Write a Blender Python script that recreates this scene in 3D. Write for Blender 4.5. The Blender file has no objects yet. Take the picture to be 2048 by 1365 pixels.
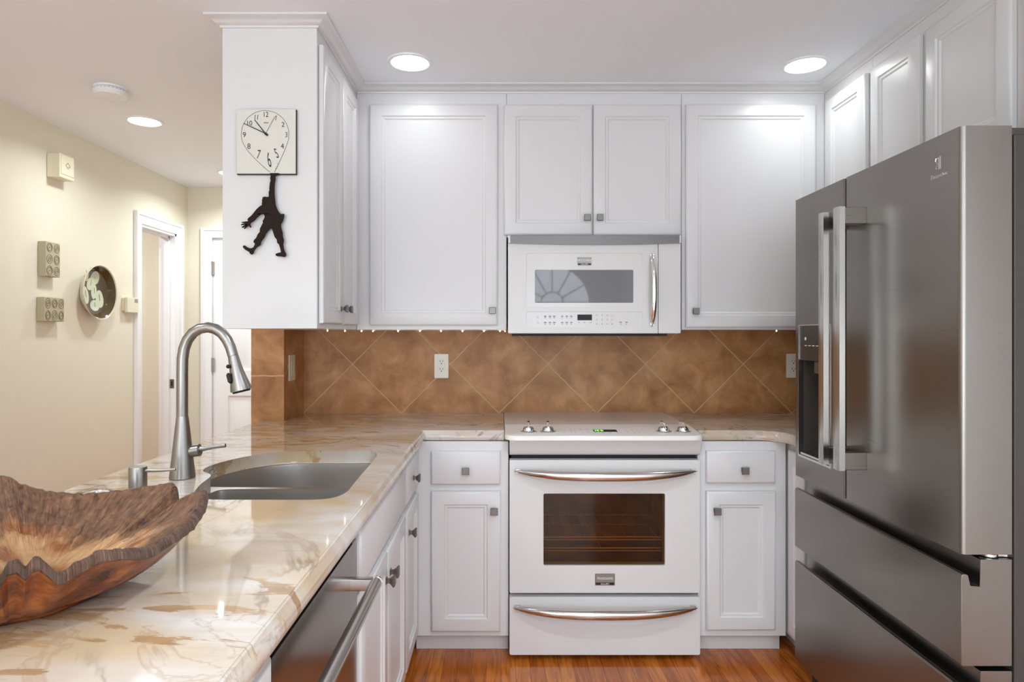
import bpy, bmesh, math, random
from mathutils import Vector, Matrix
from mathutils.geometry import tessellate_polygon
random.seed(7)
sc = bpy.context.scene
COL = sc.collection
PI = math.pi

# ------------------------------------------------------------------ camera
CAMY, H, F = -3.25, 1.31, 1300.0
cam = bpy.data.objects.new('camera', bpy.data.cameras.new('camera'))
COL.objects.link(cam)
cam.location = (0, CAMY, H)
cam.rotation_euler = (PI/2, 0, 0)
cam.data.sensor_width = 36
cam.data.lens = F/2048*36
cam.data.shift_x = 22/2048
cam.data.shift_y = -14.5/2048
cam.data.clip_start = 0.02
sc.camera = cam

# ------------------------------------------------------------------ world, exposure
sc.view_settings.view_transform = 'Standard'
sc.view_settings.look = 'None'
sc.view_settings.gamma = 1
sc.view_settings.use_curve_mapping = False
sc.view_settings.exposure = 0.13
sc.cycles.use_denoising = True
sc.cycles.max_bounces = 12
sc.cycles.diffuse_bounces = 6
sc.cycles.glossy_bounces = 5
sc.cycles.transmission_bounces = 8
sc.cycles.sample_clamp_indirect = 4
sc.cycles.caustics_reflective = False
sc.cycles.caustics_refractive = False
w = bpy.data.worlds.new('World'); sc.world = w; w.use_nodes = True
w.node_tree.nodes['Background'].inputs[0].default_value = (.80, .88, 1, 1)
w.node_tree.nodes['Background'].inputs[1].default_value = 2.0

def area(name, loc, rot, sx, sy, power, color=(1, 1, 1), parent=None, shape='RECTANGLE', spread=PI):
    l = bpy.data.lights.new(name, 'AREA'); l.shape = shape; l.size = sx; l.size_y = sy
    l.energy = power; l.color = color; l.spread = spread
    o = bpy.data.objects.new(name, l); COL.objects.link(o); o.location = loc; o.rotation_euler = rot
    if parent: o.parent = parent
    return o
CEIL = 2.42
REAR = -7.3
DAY = (.84, .935, .965)
# daylight lamps at the arched window and, aimed upward, at an added patio door
area('daylight_fill', (.77, REAR-.25, 1.45), (PI/2, 0, 0), 1.25, 1.9, 34, DAY)
area('daylight_fill', (-1.25, REAR-.25, 1.0), (PI/2+1.0, 0, 0), 1.7, 2.1, 94, DAY, spread=2.6)
# daylight lamps over two added ceiling openings, lighting the unseen rear of the room
area('daylight_fill', (-1.2, -5.0, CEIL+.25), (0, 0, 0), 1.4, 1.4, 62, DAY)
area('daylight_fill', (.9, -5.0, CEIL+.25), (0, 0, 0), 1.0, 1.4, 62, DAY)

# ------------------------------------------------------------------ materials
def newmat(name):
    m = bpy.data.materials.new(name); m.use_nodes = True
    return m, m.node_tree.nodes, m.node_tree.links, m.node_tree.nodes['Principled BSDF']
def mat(name, col, rough=.5, metal=0, **kw):
    m, n, l, p = newmat(name)
    p.inputs['Base Color'].default_value = (*col, 1)
    p.inputs['Roughness'].default_value = rough
    p.inputs['Metallic'].default_value = metal
    for k, v in kw.items(): p.inputs[k.replace('_', ' ')].default_value = v
    return m
def bump(m, scale=40, strength=.1, dist=.002, stretch=(1, 1, 1), detail=3):
    n, l = m.node_tree.nodes, m.node_tree.links; p = n['Principled BSDF']
    tc = n.new('ShaderNodeTexCoord'); mp = n.new('ShaderNodeMapping'); mp.inputs['Scale'].default_value = stretch
    nz = n.new('ShaderNodeTexNoise'); nz.inputs['Scale'].default_value = scale; nz.inputs['Detail'].default_value = detail
    b = n.new('ShaderNodeBump'); b.inputs['Strength'].default_value = strength; b.inputs['Distance'].default_value = dist
    l.new(tc.outputs['Object'], mp.inputs[0]); l.new(mp.outputs[0], nz.inputs['Vector'])
    l.new(nz.outputs['Fac'], b.inputs['Height']); l.new(b.outputs[0], p.inputs['Normal'])
    return m
def srgb(r, g, b):
    f = lambda c: ((c/255+.055)/1.055)**2.4 if c > 10 else c/255/12.92
    return (f(r), f(g), f(b))
def brushed(name, col, rough, stretch, amount=.015, aniso=.0):
    m, n, l, p = newmat(name)
    p.inputs['Base Color'].default_value = (*col, 1); p.inputs['Metallic'].default_value = 1
    tc = n.new('ShaderNodeTexCoord'); mp = n.new('ShaderNodeMapping'); mp.inputs['Scale'].default_value = stretch
    nz = n.new('ShaderNodeTexNoise'); nz.inputs['Scale'].default_value = 1; nz.inputs['Detail'].default_value = 4
    r = n.new('ShaderNodeMapRange'); r.inputs['To Min'].default_value = rough-amount/2; r.inputs['To Max'].default_value = rough+amount/2
    l.new(tc.outputs['Object'], mp.inputs[0]); l.new(mp.outputs[0], nz.inputs['Vector'])
    l.new(nz.outputs['Fac'], r.inputs['Value']); l.new(r.outputs[0], p.inputs['Roughness'])
    return m
def mottled(name, c0, c1, scale, rough, metal=0):
    m, n, l, p = newmat(name)
    tc = n.new('ShaderNodeTexCoord'); nz = n.new('ShaderNodeTexNoise'); nz.inputs['Scale'].default_value = scale; nz.inputs['Detail'].default_value = 5; nz.inputs['Distortion'].default_value = .8
    r = n.new('ShaderNodeValToRGB'); e = r.color_ramp.elements
    e[0].position, e[0].color = .35, (*c0, 1); e[1].position, e[1].color = .68, (*c1, 1)
    l.new(tc.outputs['Object'], nz.inputs['Vector']); l.new(nz.outputs['Fac'], r.inputs[0]); l.new(r.outputs[0], p.inputs['Base Color'])
    p.inputs['Roughness'].default_value = rough; p.inputs['Metallic'].default_value = metal
    return m
M = {}
M['paint'] = mat('white_paint', (.70, .70, .71), .32)
M['trim'] = mat('white_trim', (.82, .82, .83), .35)
M['ceiling'] = bump(mat('ceiling_paint', (.85, .87, .91), .8), 120, .05)
M['softwhite'] = mat('soft_white_wall', (.80, .81, .83), .7)
M['cream'] = bump(mat('cream_wall', srgb(226, 219, 202), .75), 90, .15, .002)
M['appl'] = mat('white_enamel', (.71, .71, .71), .28)
M['applglass'] = mat('white_glass', (.71, .71, .705), .18)
M['bisque'] = mat('bisque_enamel', (.85, .83, .80), .12)
M['cooktop'] = mat('cooktop_glass', (.68, .66, .63), .04, 0, IOR=1.7)
M['black'] = mat('black_plastic', (.008, .008, .008), .6)
M['steel'] = brushed('brushed_steel', (.56, .55, .54), .26, (300, 300, 4))
M['sinksteel'] = brushed('sink_steel', (.55, .52, .49), .30, (60, 60, 300))
M['nickel'] = brushed('brushed_nickel', (.31, .295, .28), .32, (300, 300, 6))
M['dwsteel'] = brushed('dishwasher_steel', (.26, .23, .20), .20, (4, 600, 9))
M['vent'] = mat('vent_steel', (.15, .14, .135), .28, 1)
M['badge'] = mat('badge_metal', (.28, .27, .26), .45, 1)
M['chrome'] = mat('chrome', (.82, .82, .82), .08, 1)
M['handle'] = mat('warm_chrome', (.60, .57, .54), .16, 1)
M['pewter'] = mat('pewter', (.22, .20, .19), .42, 1)
M['fridge'] = brushed('dark_stainless', (.28, .26, .24), .28, (9, 9, 900), .03)
M['fridge_bar'] = brushed('bright_stainless', (.62, .61, .60), .22, (200, 200, 4))
M['fridge_body'] = mat('charcoal_cabinet', (.045, .04, .036), .5)
M['recess'] = mat('dark_recess', (.08, .07, .06), .4, .4)
M['ivory'] = mat('ivory_plastic', srgb(222, 215, 190), .35)
M['outlet'] = mat('white_plastic', srgb(235, 230, 222), .35)
M['figure'] = mat('dark_bronze', (.022, .013, .010), .7, 0, Specular_IOR_Level=.15)
M['dial'] = mat('clock_dial', srgb(214, 214, 206), .5)
M['ink'] = mat('black_ink', (.02, .02, .02), .5)
M['greyink'] = mat('grey_print', (.30, .29, .28), .5)
M['claytile'] = bump(mat('clay_tile', srgb(178, 168, 140), .7), 60, .25, .002)
M['clayline'] = mat('clay_line', srgb(120, 112, 92), .7)
M['dish'] = mat('brown_glaze', srgb(80, 66, 42), .10)
M['dishspot'] = mat('pale_glaze', srgb(205, 210, 184), .25)
M['dishrim'] = mat('pale_rim', srgb(205, 198, 176), .2)
M['glass'] = mat('clear_glass', (1, 1, 1), .02, 0, Transmission_Weight=1, IOR=1.45)
M['enamel_reflection'] = mottled('oven_enamel_reflection', srgb(84, 56, 26), srgb(190, 132, 64), 5, .35)  # brown-gold mottling also paints in the warm room reflected by the door glass
M['rack'] = mat('oven_rack', (.80, .56, .28), .45, 0)
def emit(name, col, s):
    m, n, l, p = newmat(name)
    p.inputs['Base Color'].default_value = (*col, 1)
    p.inputs['Emission Color'].default_value = (*col, 1); p.inputs['Emission Strength'].default_value = s
    return m
M['lamp'] = emit('lamp_diffuser', (1, .98, .94), 9)
M['bulb'] = emit('bulb_glow', (1, .86, .58), 45)
M['digits'] = emit('green_digits', (.25, 1, .12), 1.6)

def tinted_glass(name, tint, refl, rough=.02):
    m, n, l, p = newmat(name); n.remove(p)
    t = n.new('ShaderNodeBsdfTransparent'); t.inputs[0].default_value = (*tint, 1)
    g = n.new('ShaderNodeBsdfGlossy'); g.inputs['Roughness'].default_value = rough; g.inputs[0].default_value = (1, 1, 1, 1)
    mx = n.new('ShaderNodeMixShader'); mx.inputs[0].default_value = refl
    l.new(t.outputs[0], mx.inputs[1]); l.new(g.outputs[0], mx.inputs[2]); l.new(mx.outputs[0], n['Material Output'].inputs[0])
    return m
M['ovenglass'] = tinted_glass('oven_glass', (.66, .54, .38), .022, .04)
M['microglass'] = mat('microwave_glass', (.17, .17, .18), .03, 0)
M['pane'] = tinted_glass('window_pane', (.97, .98, 1), .05)

def make_marble():
    m, n, l, p = newmat('marble_counter')
    p.inputs['Roughness'].default_value = .05; p.inputs['IOR'].default_value = 1.55
    tc = n.new('ShaderNodeTexCoord')
    def mapping(scale, rot, loc=(0, 0, 0)):
        mp = n.new('ShaderNodeMapping'); mp.inputs['Scale'].default_value = scale; mp.inputs['Rotation'].default_value = rot; mp.inputs['Location'].default_value = loc
        l.new(tc.outputs['Object'], mp.inputs[0]); return mp
    def noise(mp, scale, detail, dist, rough=.55):
        z = n.new('ShaderNodeTexNoise'); z.inputs['Scale'].default_value = scale; z.inputs['Detail'].default_value = detail
        z.inputs['Distortion'].default_value = dist; z.inputs['Roughness'].default_value = rough
        l.new(mp.outputs[0], z.inputs['Vector']); return z.outputs['Fac']
    def ramp(v, stops):
        r = n.new('ShaderNodeValToRGB'); e = r.color_ramp.elements
        e[0].position, e[0].color = stops[0][0], (*stops[0][1], 1)
        e[1].position, e[1].color = stops[1][0], (*stops[1][1], 1)
        for s in stops[2:]:
            q = e.new(s[0]); q.color = (*s[1], 1)
        l.new(v, r.inputs[0]); return r.outputs[0]
    def mix(f, a, b):
        x = n.new('ShaderNodeMix'); x.data_type = 'RGBA'
        l.new(f, x.inputs[0])
        for i, c in ((6, a), (7, b)):
            if isinstance(c, tuple): x.inputs[i].default_value = (*c, 1)
            else: l.new(c, x.inputs[i])
        return x.outputs[2]
    def math_(op, a, b=None):
        x = n.new('ShaderNodeMath'); x.operation = op
        for i, c in ((0, a), (1, b)):
            if c is None: continue
            if isinstance(c, (int, float)): x.inputs[i].default_value = c
            else: l.new(c, x.inputs[i])
        return x.outputs[0]
    A = mapping((1.0, 2.6, 1.5), (0, 0, math.radians(24)))
    B = mapping((1.0, 1.0, 1.0), (0, 0, math.radians(40)), (3.1, 1.7, 0))
    base = ramp(noise(A, 1.6, 5, .9), [(.36, srgb(186, 168, 146)), (.60, srgb(208, 202, 197)), (.48, srgb(196, 181, 168))])
    base = mix(ramp(noise(B, 2.2, 3, .6), [(.50, (0, 0, 0)), (.66, (1, 1, 1))]), base, srgb(192, 168, 134))
    # ochre patches, mostly toward the near end and the far corner of the slab
    sep = n.new('ShaderNodeSeparateXYZ'); l.new(tc.outputs['Object'], sep.inputs[0])
    near = n.new('ShaderNodeMapRange'); near.inputs['From Min'].default_value = -1.95; near.inputs['From Max'].default_value = -2.35
    near.inputs['To Min'].default_value = -.09; near.inputs['To Max'].default_value = .055
    l.new(sep.outputs['Y'], near.inputs['Value'])
    xg = n.new('ShaderNodeMapRange'); xg.inputs['From Min'].default_value = -.68; xg.inputs['From Max'].default_value = -.44
    xg.inputs['To Min'].default_value = .06; xg.inputs['To Max'].default_value = -.10
    l.new(sep.outputs['X'], xg.inputs['Value'])
    far = n.new('ShaderNodeMapRange'); far.inputs['From Min'].default_value = -1.7; far.inputs['From Max'].default_value = -.1
    far.inputs['To Min'].default_value = 0; far.inputs['To Max'].default_value = .15
    l.new(sep.outputs['Y'], far.inputs['Value'])
    pn = math_('ADD', math_('ADD', noise(A, 3.6, 9, 1.6, .60), math_('ADD', near.outputs[0], xg.outputs[0])), far.outputs[0])
    pm = ramp(pn, [(.535, (0, 0, 0)), (.56, (1, 1, 1))])
    pc = ramp(noise(A, 9, 3, .5), [(.35, srgb(150, 112, 72)), (.65, srgb(184, 150, 108))])
    base = mix(math_('MULTIPLY', pm, .8), base, pc)
    # thin wiggly veins
    def vein(mp, scale, dist, width, detail=6):
        v = noise(mp, scale, detail, dist, .6)
        d = math_('ABSOLUTE', math_('SUBTRACT', v, .5))
        return ramp(d, [(0.0, (1, 1, 1)), (width, (0, 0, 0))])
    C = mapping((1.0, .55, 1.0), (0, 0, math.radians(-20)), (.6, 2.3, 0))
    gate = ramp(noise(B, 3.0, 2, 0), [(.44, (0, 0, 0)), (.60, (1, 1, 1))])
    v1 = math_('MULTIPLY', math_('MULTIPLY', vein(C, 1.8, 1.2, .010), gate), .75)
    base = mix(v1, base, srgb(122, 98, 74))
    D = mapping((1.0, 1.6, 1.0), (0, 0, math.radians(55)), (5.6, .3, 0))
    v2 = math_('MULTIPLY', vein(D, 2.6, .8, .012), .35)
    base = mix(v2, base, srgb(160, 128, 100))
    l.new(base, p.inputs['Base Color'])
    return m
M['marble'] = make_marble()

def make_tile(name, mode):
    """mode 'xz' diagonal on the back wall, 'yz' diagonal on the return, 'end' single straight joint"""
    m, n, l, p = newmat(name)
    tc = n.new('ShaderNodeTexCoord'); sep = n.new('ShaderNodeSeparateXYZ'); l.new(tc.outputs['Object'], sep.inputs[0])
    nz = n.new('ShaderNodeTexNoise'); nz.inputs['Scale'].default_value = 30; nz.inputs['Detail'].default_value = 4
    l.new(tc.outputs['Object'], nz.inputs['Vector'])
    def mt(op, a, b=0.0):
        x = n.new('ShaderNodeMath'); x.operation = op
        for i, c in ((0, a), (1, b)):
            if isinstance(c, (int, float)): x.inputs[i].default_value = c
            else: l.new(c, x.inputs[i])
        return x.outputs[0]
    wob = mt('MULTIPLY', mt('SUBTRACT', nz.outputs['Fac'], .5), .008)
    if mode == 'end':
        dist = mt('ABSOLUTE', mt('ADD', mt('SUBTRACT', sep.outputs['Z'], 1.119), wob))
        half = .0028
    else:
        q = sep.outputs['X'] if mode == 'xz' else sep.outputs['Y']
        x0 = -.985 if mode == 'xz' else 0.0
        S = .4875
        a = mt('SUBTRACT', q, x0); zz = mt('SUBTRACT', sep.outputs['Z'], .914)
        ds = []
        for s in (1, -1):
            u = mt('DIVIDE', mt('ADD', mt('ADD', a, mt('MULTIPLY', zz, s)), wob), S)
            f = mt('ABSOLUTE', mt('SUBTRACT', u, mt('ROUND', u)))
            ds.append(mt('MULTIPLY', f, S*.7071))
        dist = mt('MINIMUM', ds[0], ds[1]); half = .0024
    g = n.new('ShaderNodeMapRange'); g.inputs['From Min'].default_value = half*.8; g.inputs['From Max'].default_value = half*1.35
    g.inputs['To Min'].default_value = 1; g.inputs['To Max'].default_value = 0
    l.new(dist, g.inputs['Value'])
    n1 = n.new('ShaderNodeTexNoise'); n1.inputs['Scale'].default_value = 7; n1.inputs['Detail'].default_value = 8; n1.inputs['Roughness'].default_value = .62; n1.inputs['Distortion'].default_value = .4
    l.new(tc.outputs['Object'], n1.inputs['Vector'])
    r = n.new('ShaderNodeValToRGB'); e = r.color_ramp.elements
    e[0].position, e[0].color = .30, (*srgb(144, 98, 58), 1)
    e[1].position, e[1].color = .72, (*srgb(206, 158, 112), 1)
    q = e.new(.5); q.color = (*srgb(176, 126, 82), 1)
    l.new(n1.outputs['Fac'], r.inputs[0])
    x = n.new('ShaderNodeMix'); x.data_type = 'RGBA'; l.new(g.outputs[0], x.inputs[0]); l.new(r.outputs[0], x.inputs[6]); x.inputs[7].default_value = (*srgb(200, 164, 122), 1)
    l.new(x.outputs[2], p.inputs['Base Color'])
    p.inputs['Roughness'].default_value = .42; p.inputs['Specular IOR Level'].default_value = .3
    b = n.new('ShaderNodeBump'); b.inputs['Strength'].default_value = .5; b.inputs['Distance'].default_value = .0015; b.invert = True
    l.new(g.outputs[0], b.inputs['Height'])
    b2 = n.new('ShaderNodeBump'); b2.inputs['Strength'].default_value = .12; b2.inputs['Distance'].default_value = .003
    l.new(n1.outputs['Fac'], b2.inputs['Height']); l.new(b.outputs[0], b2.inputs['Normal'])
    l.new(b2.outputs[0], p.inputs['Normal'])
    return m
M['tile_back'] = make_tile('tile_diagonal_back', 'xz')
M['tile_side'] = make_tile('tile_diagonal_side', 'yz')
M['tile_end'] = make_tile('tile_straight', 'end')

def make_floor():
    m, n, l, p = newmat('oak_floor')
    tc = n.new('ShaderNodeTexCoord'); mp = n.new('ShaderNodeMapping'); mp.inputs['Rotation'].default_value = (0, 0, PI/2)
    l.new(tc.outputs['Object'], mp.inputs[0])
    br = n.new('ShaderNodeTexBrick'); br.inputs['Scale'].default_value = 1
    br.inputs['Brick Width'].default_value = .85; br.inputs['Row Height'].default_value = .057
    br.inputs['Mortar Size'].default_value = .0006; br.inputs['Mortar Smooth'].default_value = .1; br.offset = .37; br.offset_frequency = 1
    br.inputs['Color1'].default_value = (*srgb(200, 118, 46), 1); br.inputs['Color2'].default_value = (*srgb(168, 88, 30), 1)
    br.inputs['Mortar'].default_value = (*srgb(80, 38, 14), 1)
    l.new(mp.outputs[0], br.inputs['Vector'])
    mg = n.new('ShaderNodeMapping'); mg.inputs['Scale'].default_value = (16, 1.6, 1); l.new(tc.outputs['Object'], mg.inputs[0])
    nz = n.new('ShaderNodeTexNoise'); nz.inputs['Scale'].default_value = 2.4; nz.inputs['Detail'].default_value = 7; nz.inputs['Distortion'].default_value = 1.6
    l.new(mg.outputs[0], nz.inputs['Vector'])
    r = n.new('ShaderNodeValToRGB'); r.color_ramp.elements[0].position = .38; r.color_ramp.elements[0].color = (.62, .52, .44, 1)
    r.color_ramp.elements[1].position = .62; r.color_ramp.elements[1].color = (1.1, 1.1, 1.1, 1)
    l.new(nz.outputs['Fac'], r.inputs[0])
    x = n.new('ShaderNodeMix'); x.data_type = 'RGBA'; x.blend_type = 'MULTIPLY'; x.inputs[0].default_value = .85
    l.new(br.outputs['Color'], x.inputs[6]); l.new(r.outputs[0], x.inputs[7])
    l.new(x.outputs[2], p.inputs['Base Color']); p.inputs['Roughness'].default_value = .16
    return m
M['floor'] = make_floor()

def make_bowl(name, c0, c1, c2, rough, su, sv, strength, spec=.5, skew=0, fine=45, wf=.55, alt=None):
    m, n, l, p = newmat(name)
    uv = n.new('ShaderNodeUVMap'); uv.uv_map = 'polar'
    mp = n.new('ShaderNodeMapping'); mp.inputs['Scale'].default_value = (su, sv, 1); mp.inputs['Rotation'].default_value = (0, 0, skew); l.new(uv.outputs[0], mp.inputs[0])
    nz = n.new('ShaderNodeTexNoise'); nz.inputs['Scale'].default_value = 1; nz.inputs['Detail'].default_value = 6; nz.inputs['Distortion'].default_value = .9; nz.inputs['Roughness'].default_value = .72
    l.new(mp.outputs[0], nz.inputs['Vector'])
    tc = n.new('ShaderNodeTexCoord')
    n2 = n.new('ShaderNodeTexNoise'); n2.inputs['Scale'].default_value = fine; n2.inputs['Detail'].default_value = 6; l.new(tc.outputs['Object'], n2.inputs['Vector'])
    ad = n.new('ShaderNodeMath'); ad.operation = 'MULTIPLY_ADD'; ad.inputs[1].default_value = wf
    l.new(nz.outputs['Fac'], ad.inputs[0])
    hl = n.new('ShaderNodeMath'); hl.operation = 'MULTIPLY'; hl.inputs[1].default_value = 1-wf; l.new(n2.outputs['Fac'], hl.inputs[0]); l.new(hl.outputs[0], ad.inputs[2])
    r = n.new('ShaderNodeValToRGB'); e = r.color_ramp.elements
    e[0].position, e[0].color = .36, (*c0, 1); e[1].position, e[1].color = .64, (*c2, 1)
    q = e.new(.5); q.color = (*c1, 1)
    l.new(ad.outputs[0], r.inputs[0]); l.new(r.outputs[0], p.inputs['Base Color'])
    p.inputs['Roughness'].default_value = rough; p.inputs['Specular IOR Level'].default_value = spec
    if alt:      # polished heart of the bowl fading into the chiselled wall
        sp = n.new('ShaderNodeSeparateXYZ'); l.new(uv.outputs[0], sp.inputs[0])
        n3 = n.new('ShaderNodeTexNoise'); n3.inputs['Scale'].default_value = 13; n3.inputs['Detail'].default_value = 5; l.new(tc.outputs['Object'], n3.inputs['Vector'])
        f1 = n.new('ShaderNodeMath'); f1.operation = 'MULTIPLY_ADD'; f1.inputs[1].default_value = 2.2; l.new(n3.outputs['Fac'], f1.inputs[0]); l.new(sp.outputs['Y'], f1.inputs[2])
        fr = n.new('ShaderNodeMapRange'); fr.inputs['From Min'].default_value = 2.0; fr.inputs['From Max'].default_value = 2.5; fr.interpolation_type = 'SMOOTHSTEP'; l.new(f1.outputs[0], fr.inputs['Value'])
        n4 = n.new('ShaderNodeTexNoise'); n4.inputs['Scale'].default_value = 9; n4.inputs['Detail'].default_value = 7; n4.inputs['Distortion'].default_value = 1.2; l.new(tc.outputs['Object'], n4.inputs['Vector'])
        r2 = n.new('ShaderNodeValToRGB'); e2 = r2.color_ramp.elements
        e2[0].position, e2[0].color = .36, (*alt[0], 1); e2[1].position, e2[1].color = .62, (*alt[2], 1); q2 = e2.new(.47); q2.color = (*alt[1], 1)
        l.new(n4.outputs['Fac'], r2.inputs[0])
        mx = n.new('ShaderNodeMix'); mx.data_type = 'RGBA'; l.new(fr.outputs[0], mx.inputs[0]); l.new(r2.outputs[0], mx.inputs[6]); l.new(r.outputs[0], mx.inputs[7])
        l.new(mx.outputs[2], p.inputs['Base Color'])
        rg_ = n.new('ShaderNodeMapRange'); rg_.inputs['To Min'].default_value = .13; rg_.inputs['To Max'].default_value = rough; l.new(fr.outputs[0], rg_.inputs['Value']); l.new(rg_.outputs[0], p.inputs['Roughness'])
    b = n.new('ShaderNodeBump'); b.inputs['Strength'].default_value = strength; b.inputs['Distance'].default_value = .009
    l.new(ad.outputs[0], b.inputs['Height']); l.new(b.outputs[0], p.inputs['Normal'])
    return m
M['bowl_wall'] = make_bowl('carved_root_wood', srgb(66, 40, 25), srgb(116, 78, 53), srgb(142, 102, 74), .36, 22, 1.6, 1.0, .5, .12, 90, .6, alt=(srgb(96, 46, 20), srgb(156, 96, 52), srgb(204, 158, 112)))
M['bowl_floor'] = make_bowl('polished_root_wood', srgb(110, 62, 30), srgb(168, 116, 72), srgb(198, 148, 102), .16, 5, 3, 1.0, .6, .3, 60, .45)
M['bowl_out'] = make_bowl('varnished_root_bark', srgb(58, 24, 9), srgb(128, 62, 26), srgb(172, 102, 52), .14, 4, 4, .8, .6, 0, 22, .35)
M['bowl_rim'] = make_bowl('rough_root_edge', srgb(50, 32, 24), srgb(104, 74, 58), srgb(136, 104, 86), .32, 60, 1, 1.0, .5, 0, 60, .75)

# ------------------------------------------------------------------ mesh helpers
def wx(px, d): return (px-1002)*d/F          # photograph column at depth d -> metres
def wz(py, d): return H-(py-668)*d/F
def wy(d): return CAMY+d

class MB:
    def __init__(s): s.v = []; s.f = []; s.smooth = 35
    def add(s, vs, fs):
        k = len(s.v); s.v += [tuple(v) for v in vs]; s.f += [tuple(i+k for i in f) for f in fs]; return s
    def box(s, x0, x1, y0, y1, z0, z1):
        if x0 > x1: x0, x1 = x1, x0
        if y0 > y1: y0, y1 = y1, y0
        if z0 > z1: z0, z1 = z1, z0
        return s.add([(x0, y0, z0), (x1, y0, z0), (x1, y1, z0), (x0, y1, z0), (x0, y0, z1), (x1, y0, z1), (x1, y1, z1), (x0, y1, z1)],
                     [(0, 3, 2, 1), (4, 5, 6, 7), (0, 1, 5, 4), (1, 2, 6, 5), (2, 3, 7, 6), (3, 0, 4, 7)])
    def rings(s, rings, cap0=True, cap1=True, closed=False):
        n = len(rings[0]); vs = [v for r in rings for v in r]; fs = []
        m = len(rings)
        for i in range(m if closed else m-1):
            for j in range(n):
                a = i*n+j; b = i*n+(j+1) % n; c = ((i+1) % m)*n+(j+1) % n; d = ((i+1) % m)*n+j
                fs.append((a, b, c, d))
        if not closed:
            if cap0: fs.append(tuple(reversed(range(n))))
            if cap1: fs.append(tuple(range((m-1)*n, m*n)))
        return s.add(vs, fs)
    def lathe(s, prof, c=(0, 0, 0), n=32, axis='z', cap0=True, cap1=True):
        rs = []
        for r, h in prof:
            ring = []
            for k in range(n):
                a = 2*PI*k/n; u, v = r*math.cos(a), r*math.sin(a)
                p = {'z': (u, v, h), 'y': (u, h, -v), 'x': (h, u, v)}[axis]
                ring.append((c[0]+p[0], c[1]+p[1], c[2]+p[2]))
            rs.append(ring)
        return s.rings(rs, cap0, cap1)
    def tube(s, pts, rad, n=14, cap=True, sq=1.0, up=(0, 0, 1)):
        """rad may be a list; sq flattens the second axis"""
        pts = [Vector(p) for p in pts]; rs = []
        if not isinstance(rad, (list, tuple)): rad = [rad]*len(pts)
        prev = None
        for i, p in enumerate(pts):
            t = (pts[min(i+1, len(pts)-1)]-pts[max(i-1, 0)]).normalized()
            if prev is None:
                u = Vector(up)
                if abs(u.dot(t)) > .95: u = Vector((0, 1, 0))
                a = (u-t*u.dot(t)).normalized()
            else:
                a = (prev-t*prev.dot(t)).normalized()
            prev = a; b = t.cross(a)
            rs.append([tuple(p+a*math.cos(2*PI*k/n)*rad[i]+b*math.sin(2*PI*k/n)*rad[i]*sq) for k in range(n)])
        return s.rings(rs, cap, cap)
    def prism(s, outer, holes=(), a0=0, a1=.01, plane='xz'):
        """outer/holes are 2-D; extruded along the third axis from a0 to a1"""
        def P(p, a): return {'xz': (p[0], a, p[1]), 'yz': (a, p[0], p[1]), 'xy': (p[0], p[1], a)}[plane]
        loops = [list(outer)]+[list(h) for h in holes]
        flat = [p for L in loops for p in L]
        tris = tessellate_polygon([[Vector((p[0], p[1], 0)) for p in L] for L in loops])
        n = len(flat)
        vs = [P(p, a0) for p in flat]+[P(p, a1) for p in flat]
        fs = [tuple(t) for t in tris]+[tuple(i+n for i in reversed(t)) for t in tris]
        k = 0
        for L in loops:
            m = len(L)
            for j in range(m):
                a, b = k+j, k+(j+1) % m
                fs.append((a, b, b+n, a+n))
            k += m
        return s.add(vs, fs)
    def loops(s, loops2d, cap_last=True, cap_first=True):
        """stack of rectangles ((x0,x1,z0,z1), y): a stepped panel"""
        rs = [[(x0, y, z0), (x1, y, z0), (x1, y, z1), (x0, y, z1)] for (x0, x1, z0, z1), y in loops2d]
        return s.rings(rs, cap_first, cap_last)

def obj(name, mb, material, parent=None, world=False, bevel=0, seg=2, smooth=35, **props):
    me = bpy.data.meshes.new(name); me.from_pydata(mb.v, [], mb.f)
    bm = bmesh.new(); bm.from_mesh(me); bmesh.ops.recalc_face_normals(bm, faces=bm.faces); bm.to_mesh(me); bm.free()
    if world and parent is not None:
        bpy_m = Matrix.Translation(parent.location) @ parent.rotation_euler.to_matrix().to_4x4()
        g = parent.parent
        while g is not None:
            bpy_m = (Matrix.Translation(g.location) @ g.rotation_euler.to_matrix().to_4x4()) @ bpy_m; g = g.parent
        me.transform(bpy_m.inverted())
    if isinstance(material, (list, tuple)):
        for m_ in material: me.materials.append(m_)
    else: me.materials.append(material)
    if smooth:
        for p in me.polygons: p.use_smooth = True
        me.set_sharp_from_angle(angle=math.radians(smooth))
    o = bpy.data.objects.new(name, me); COL.objects.link(o)
    if parent: o.parent = parent
    if bevel:
        b = o.modifiers.new('bevel', 'BEVEL'); b.width = bevel; b.segments = seg; b.limit_method = 'ANGLE'; b.angle_limit = math.radians(40); b.harden_normals = True
    for k, v in props.items(): o[k] = v
    return o
def thing(name, label, cat, loc=(0, 0, 0), rotz=0, group=None):
    o = bpy.data.objects.new(name, None); COL.objects.link(o); o.empty_display_size = .05
    o.location = loc; o.rotation_euler = (0, 0, rotz); o['label'] = label; o['category'] = cat
    if group: o['group'] = group
    return o
def tag(o, label, cat, group=None):
    o['label'] = label; o['category'] = cat
    if group: o['group'] = group
    return o
def struct(name, mb, m, **kw):
    o = obj(name, mb, m, **kw); o['kind'] = 'structure'; return o
def rr(x0, x1, z0, z1, r, n=5):
    pts = []
    for cx, cz, a in ((x1-r, z1-r, 0), (x0+r, z1-r, 90), (x0+r, z0+r, 180), (x1-r, z0+r, 270)):
        for k in range(n+1):
            t = math.radians(a+90*k/n); pts.append((cx+r*math.cos(t), cz+r*math.sin(t)))
    return pts
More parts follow.
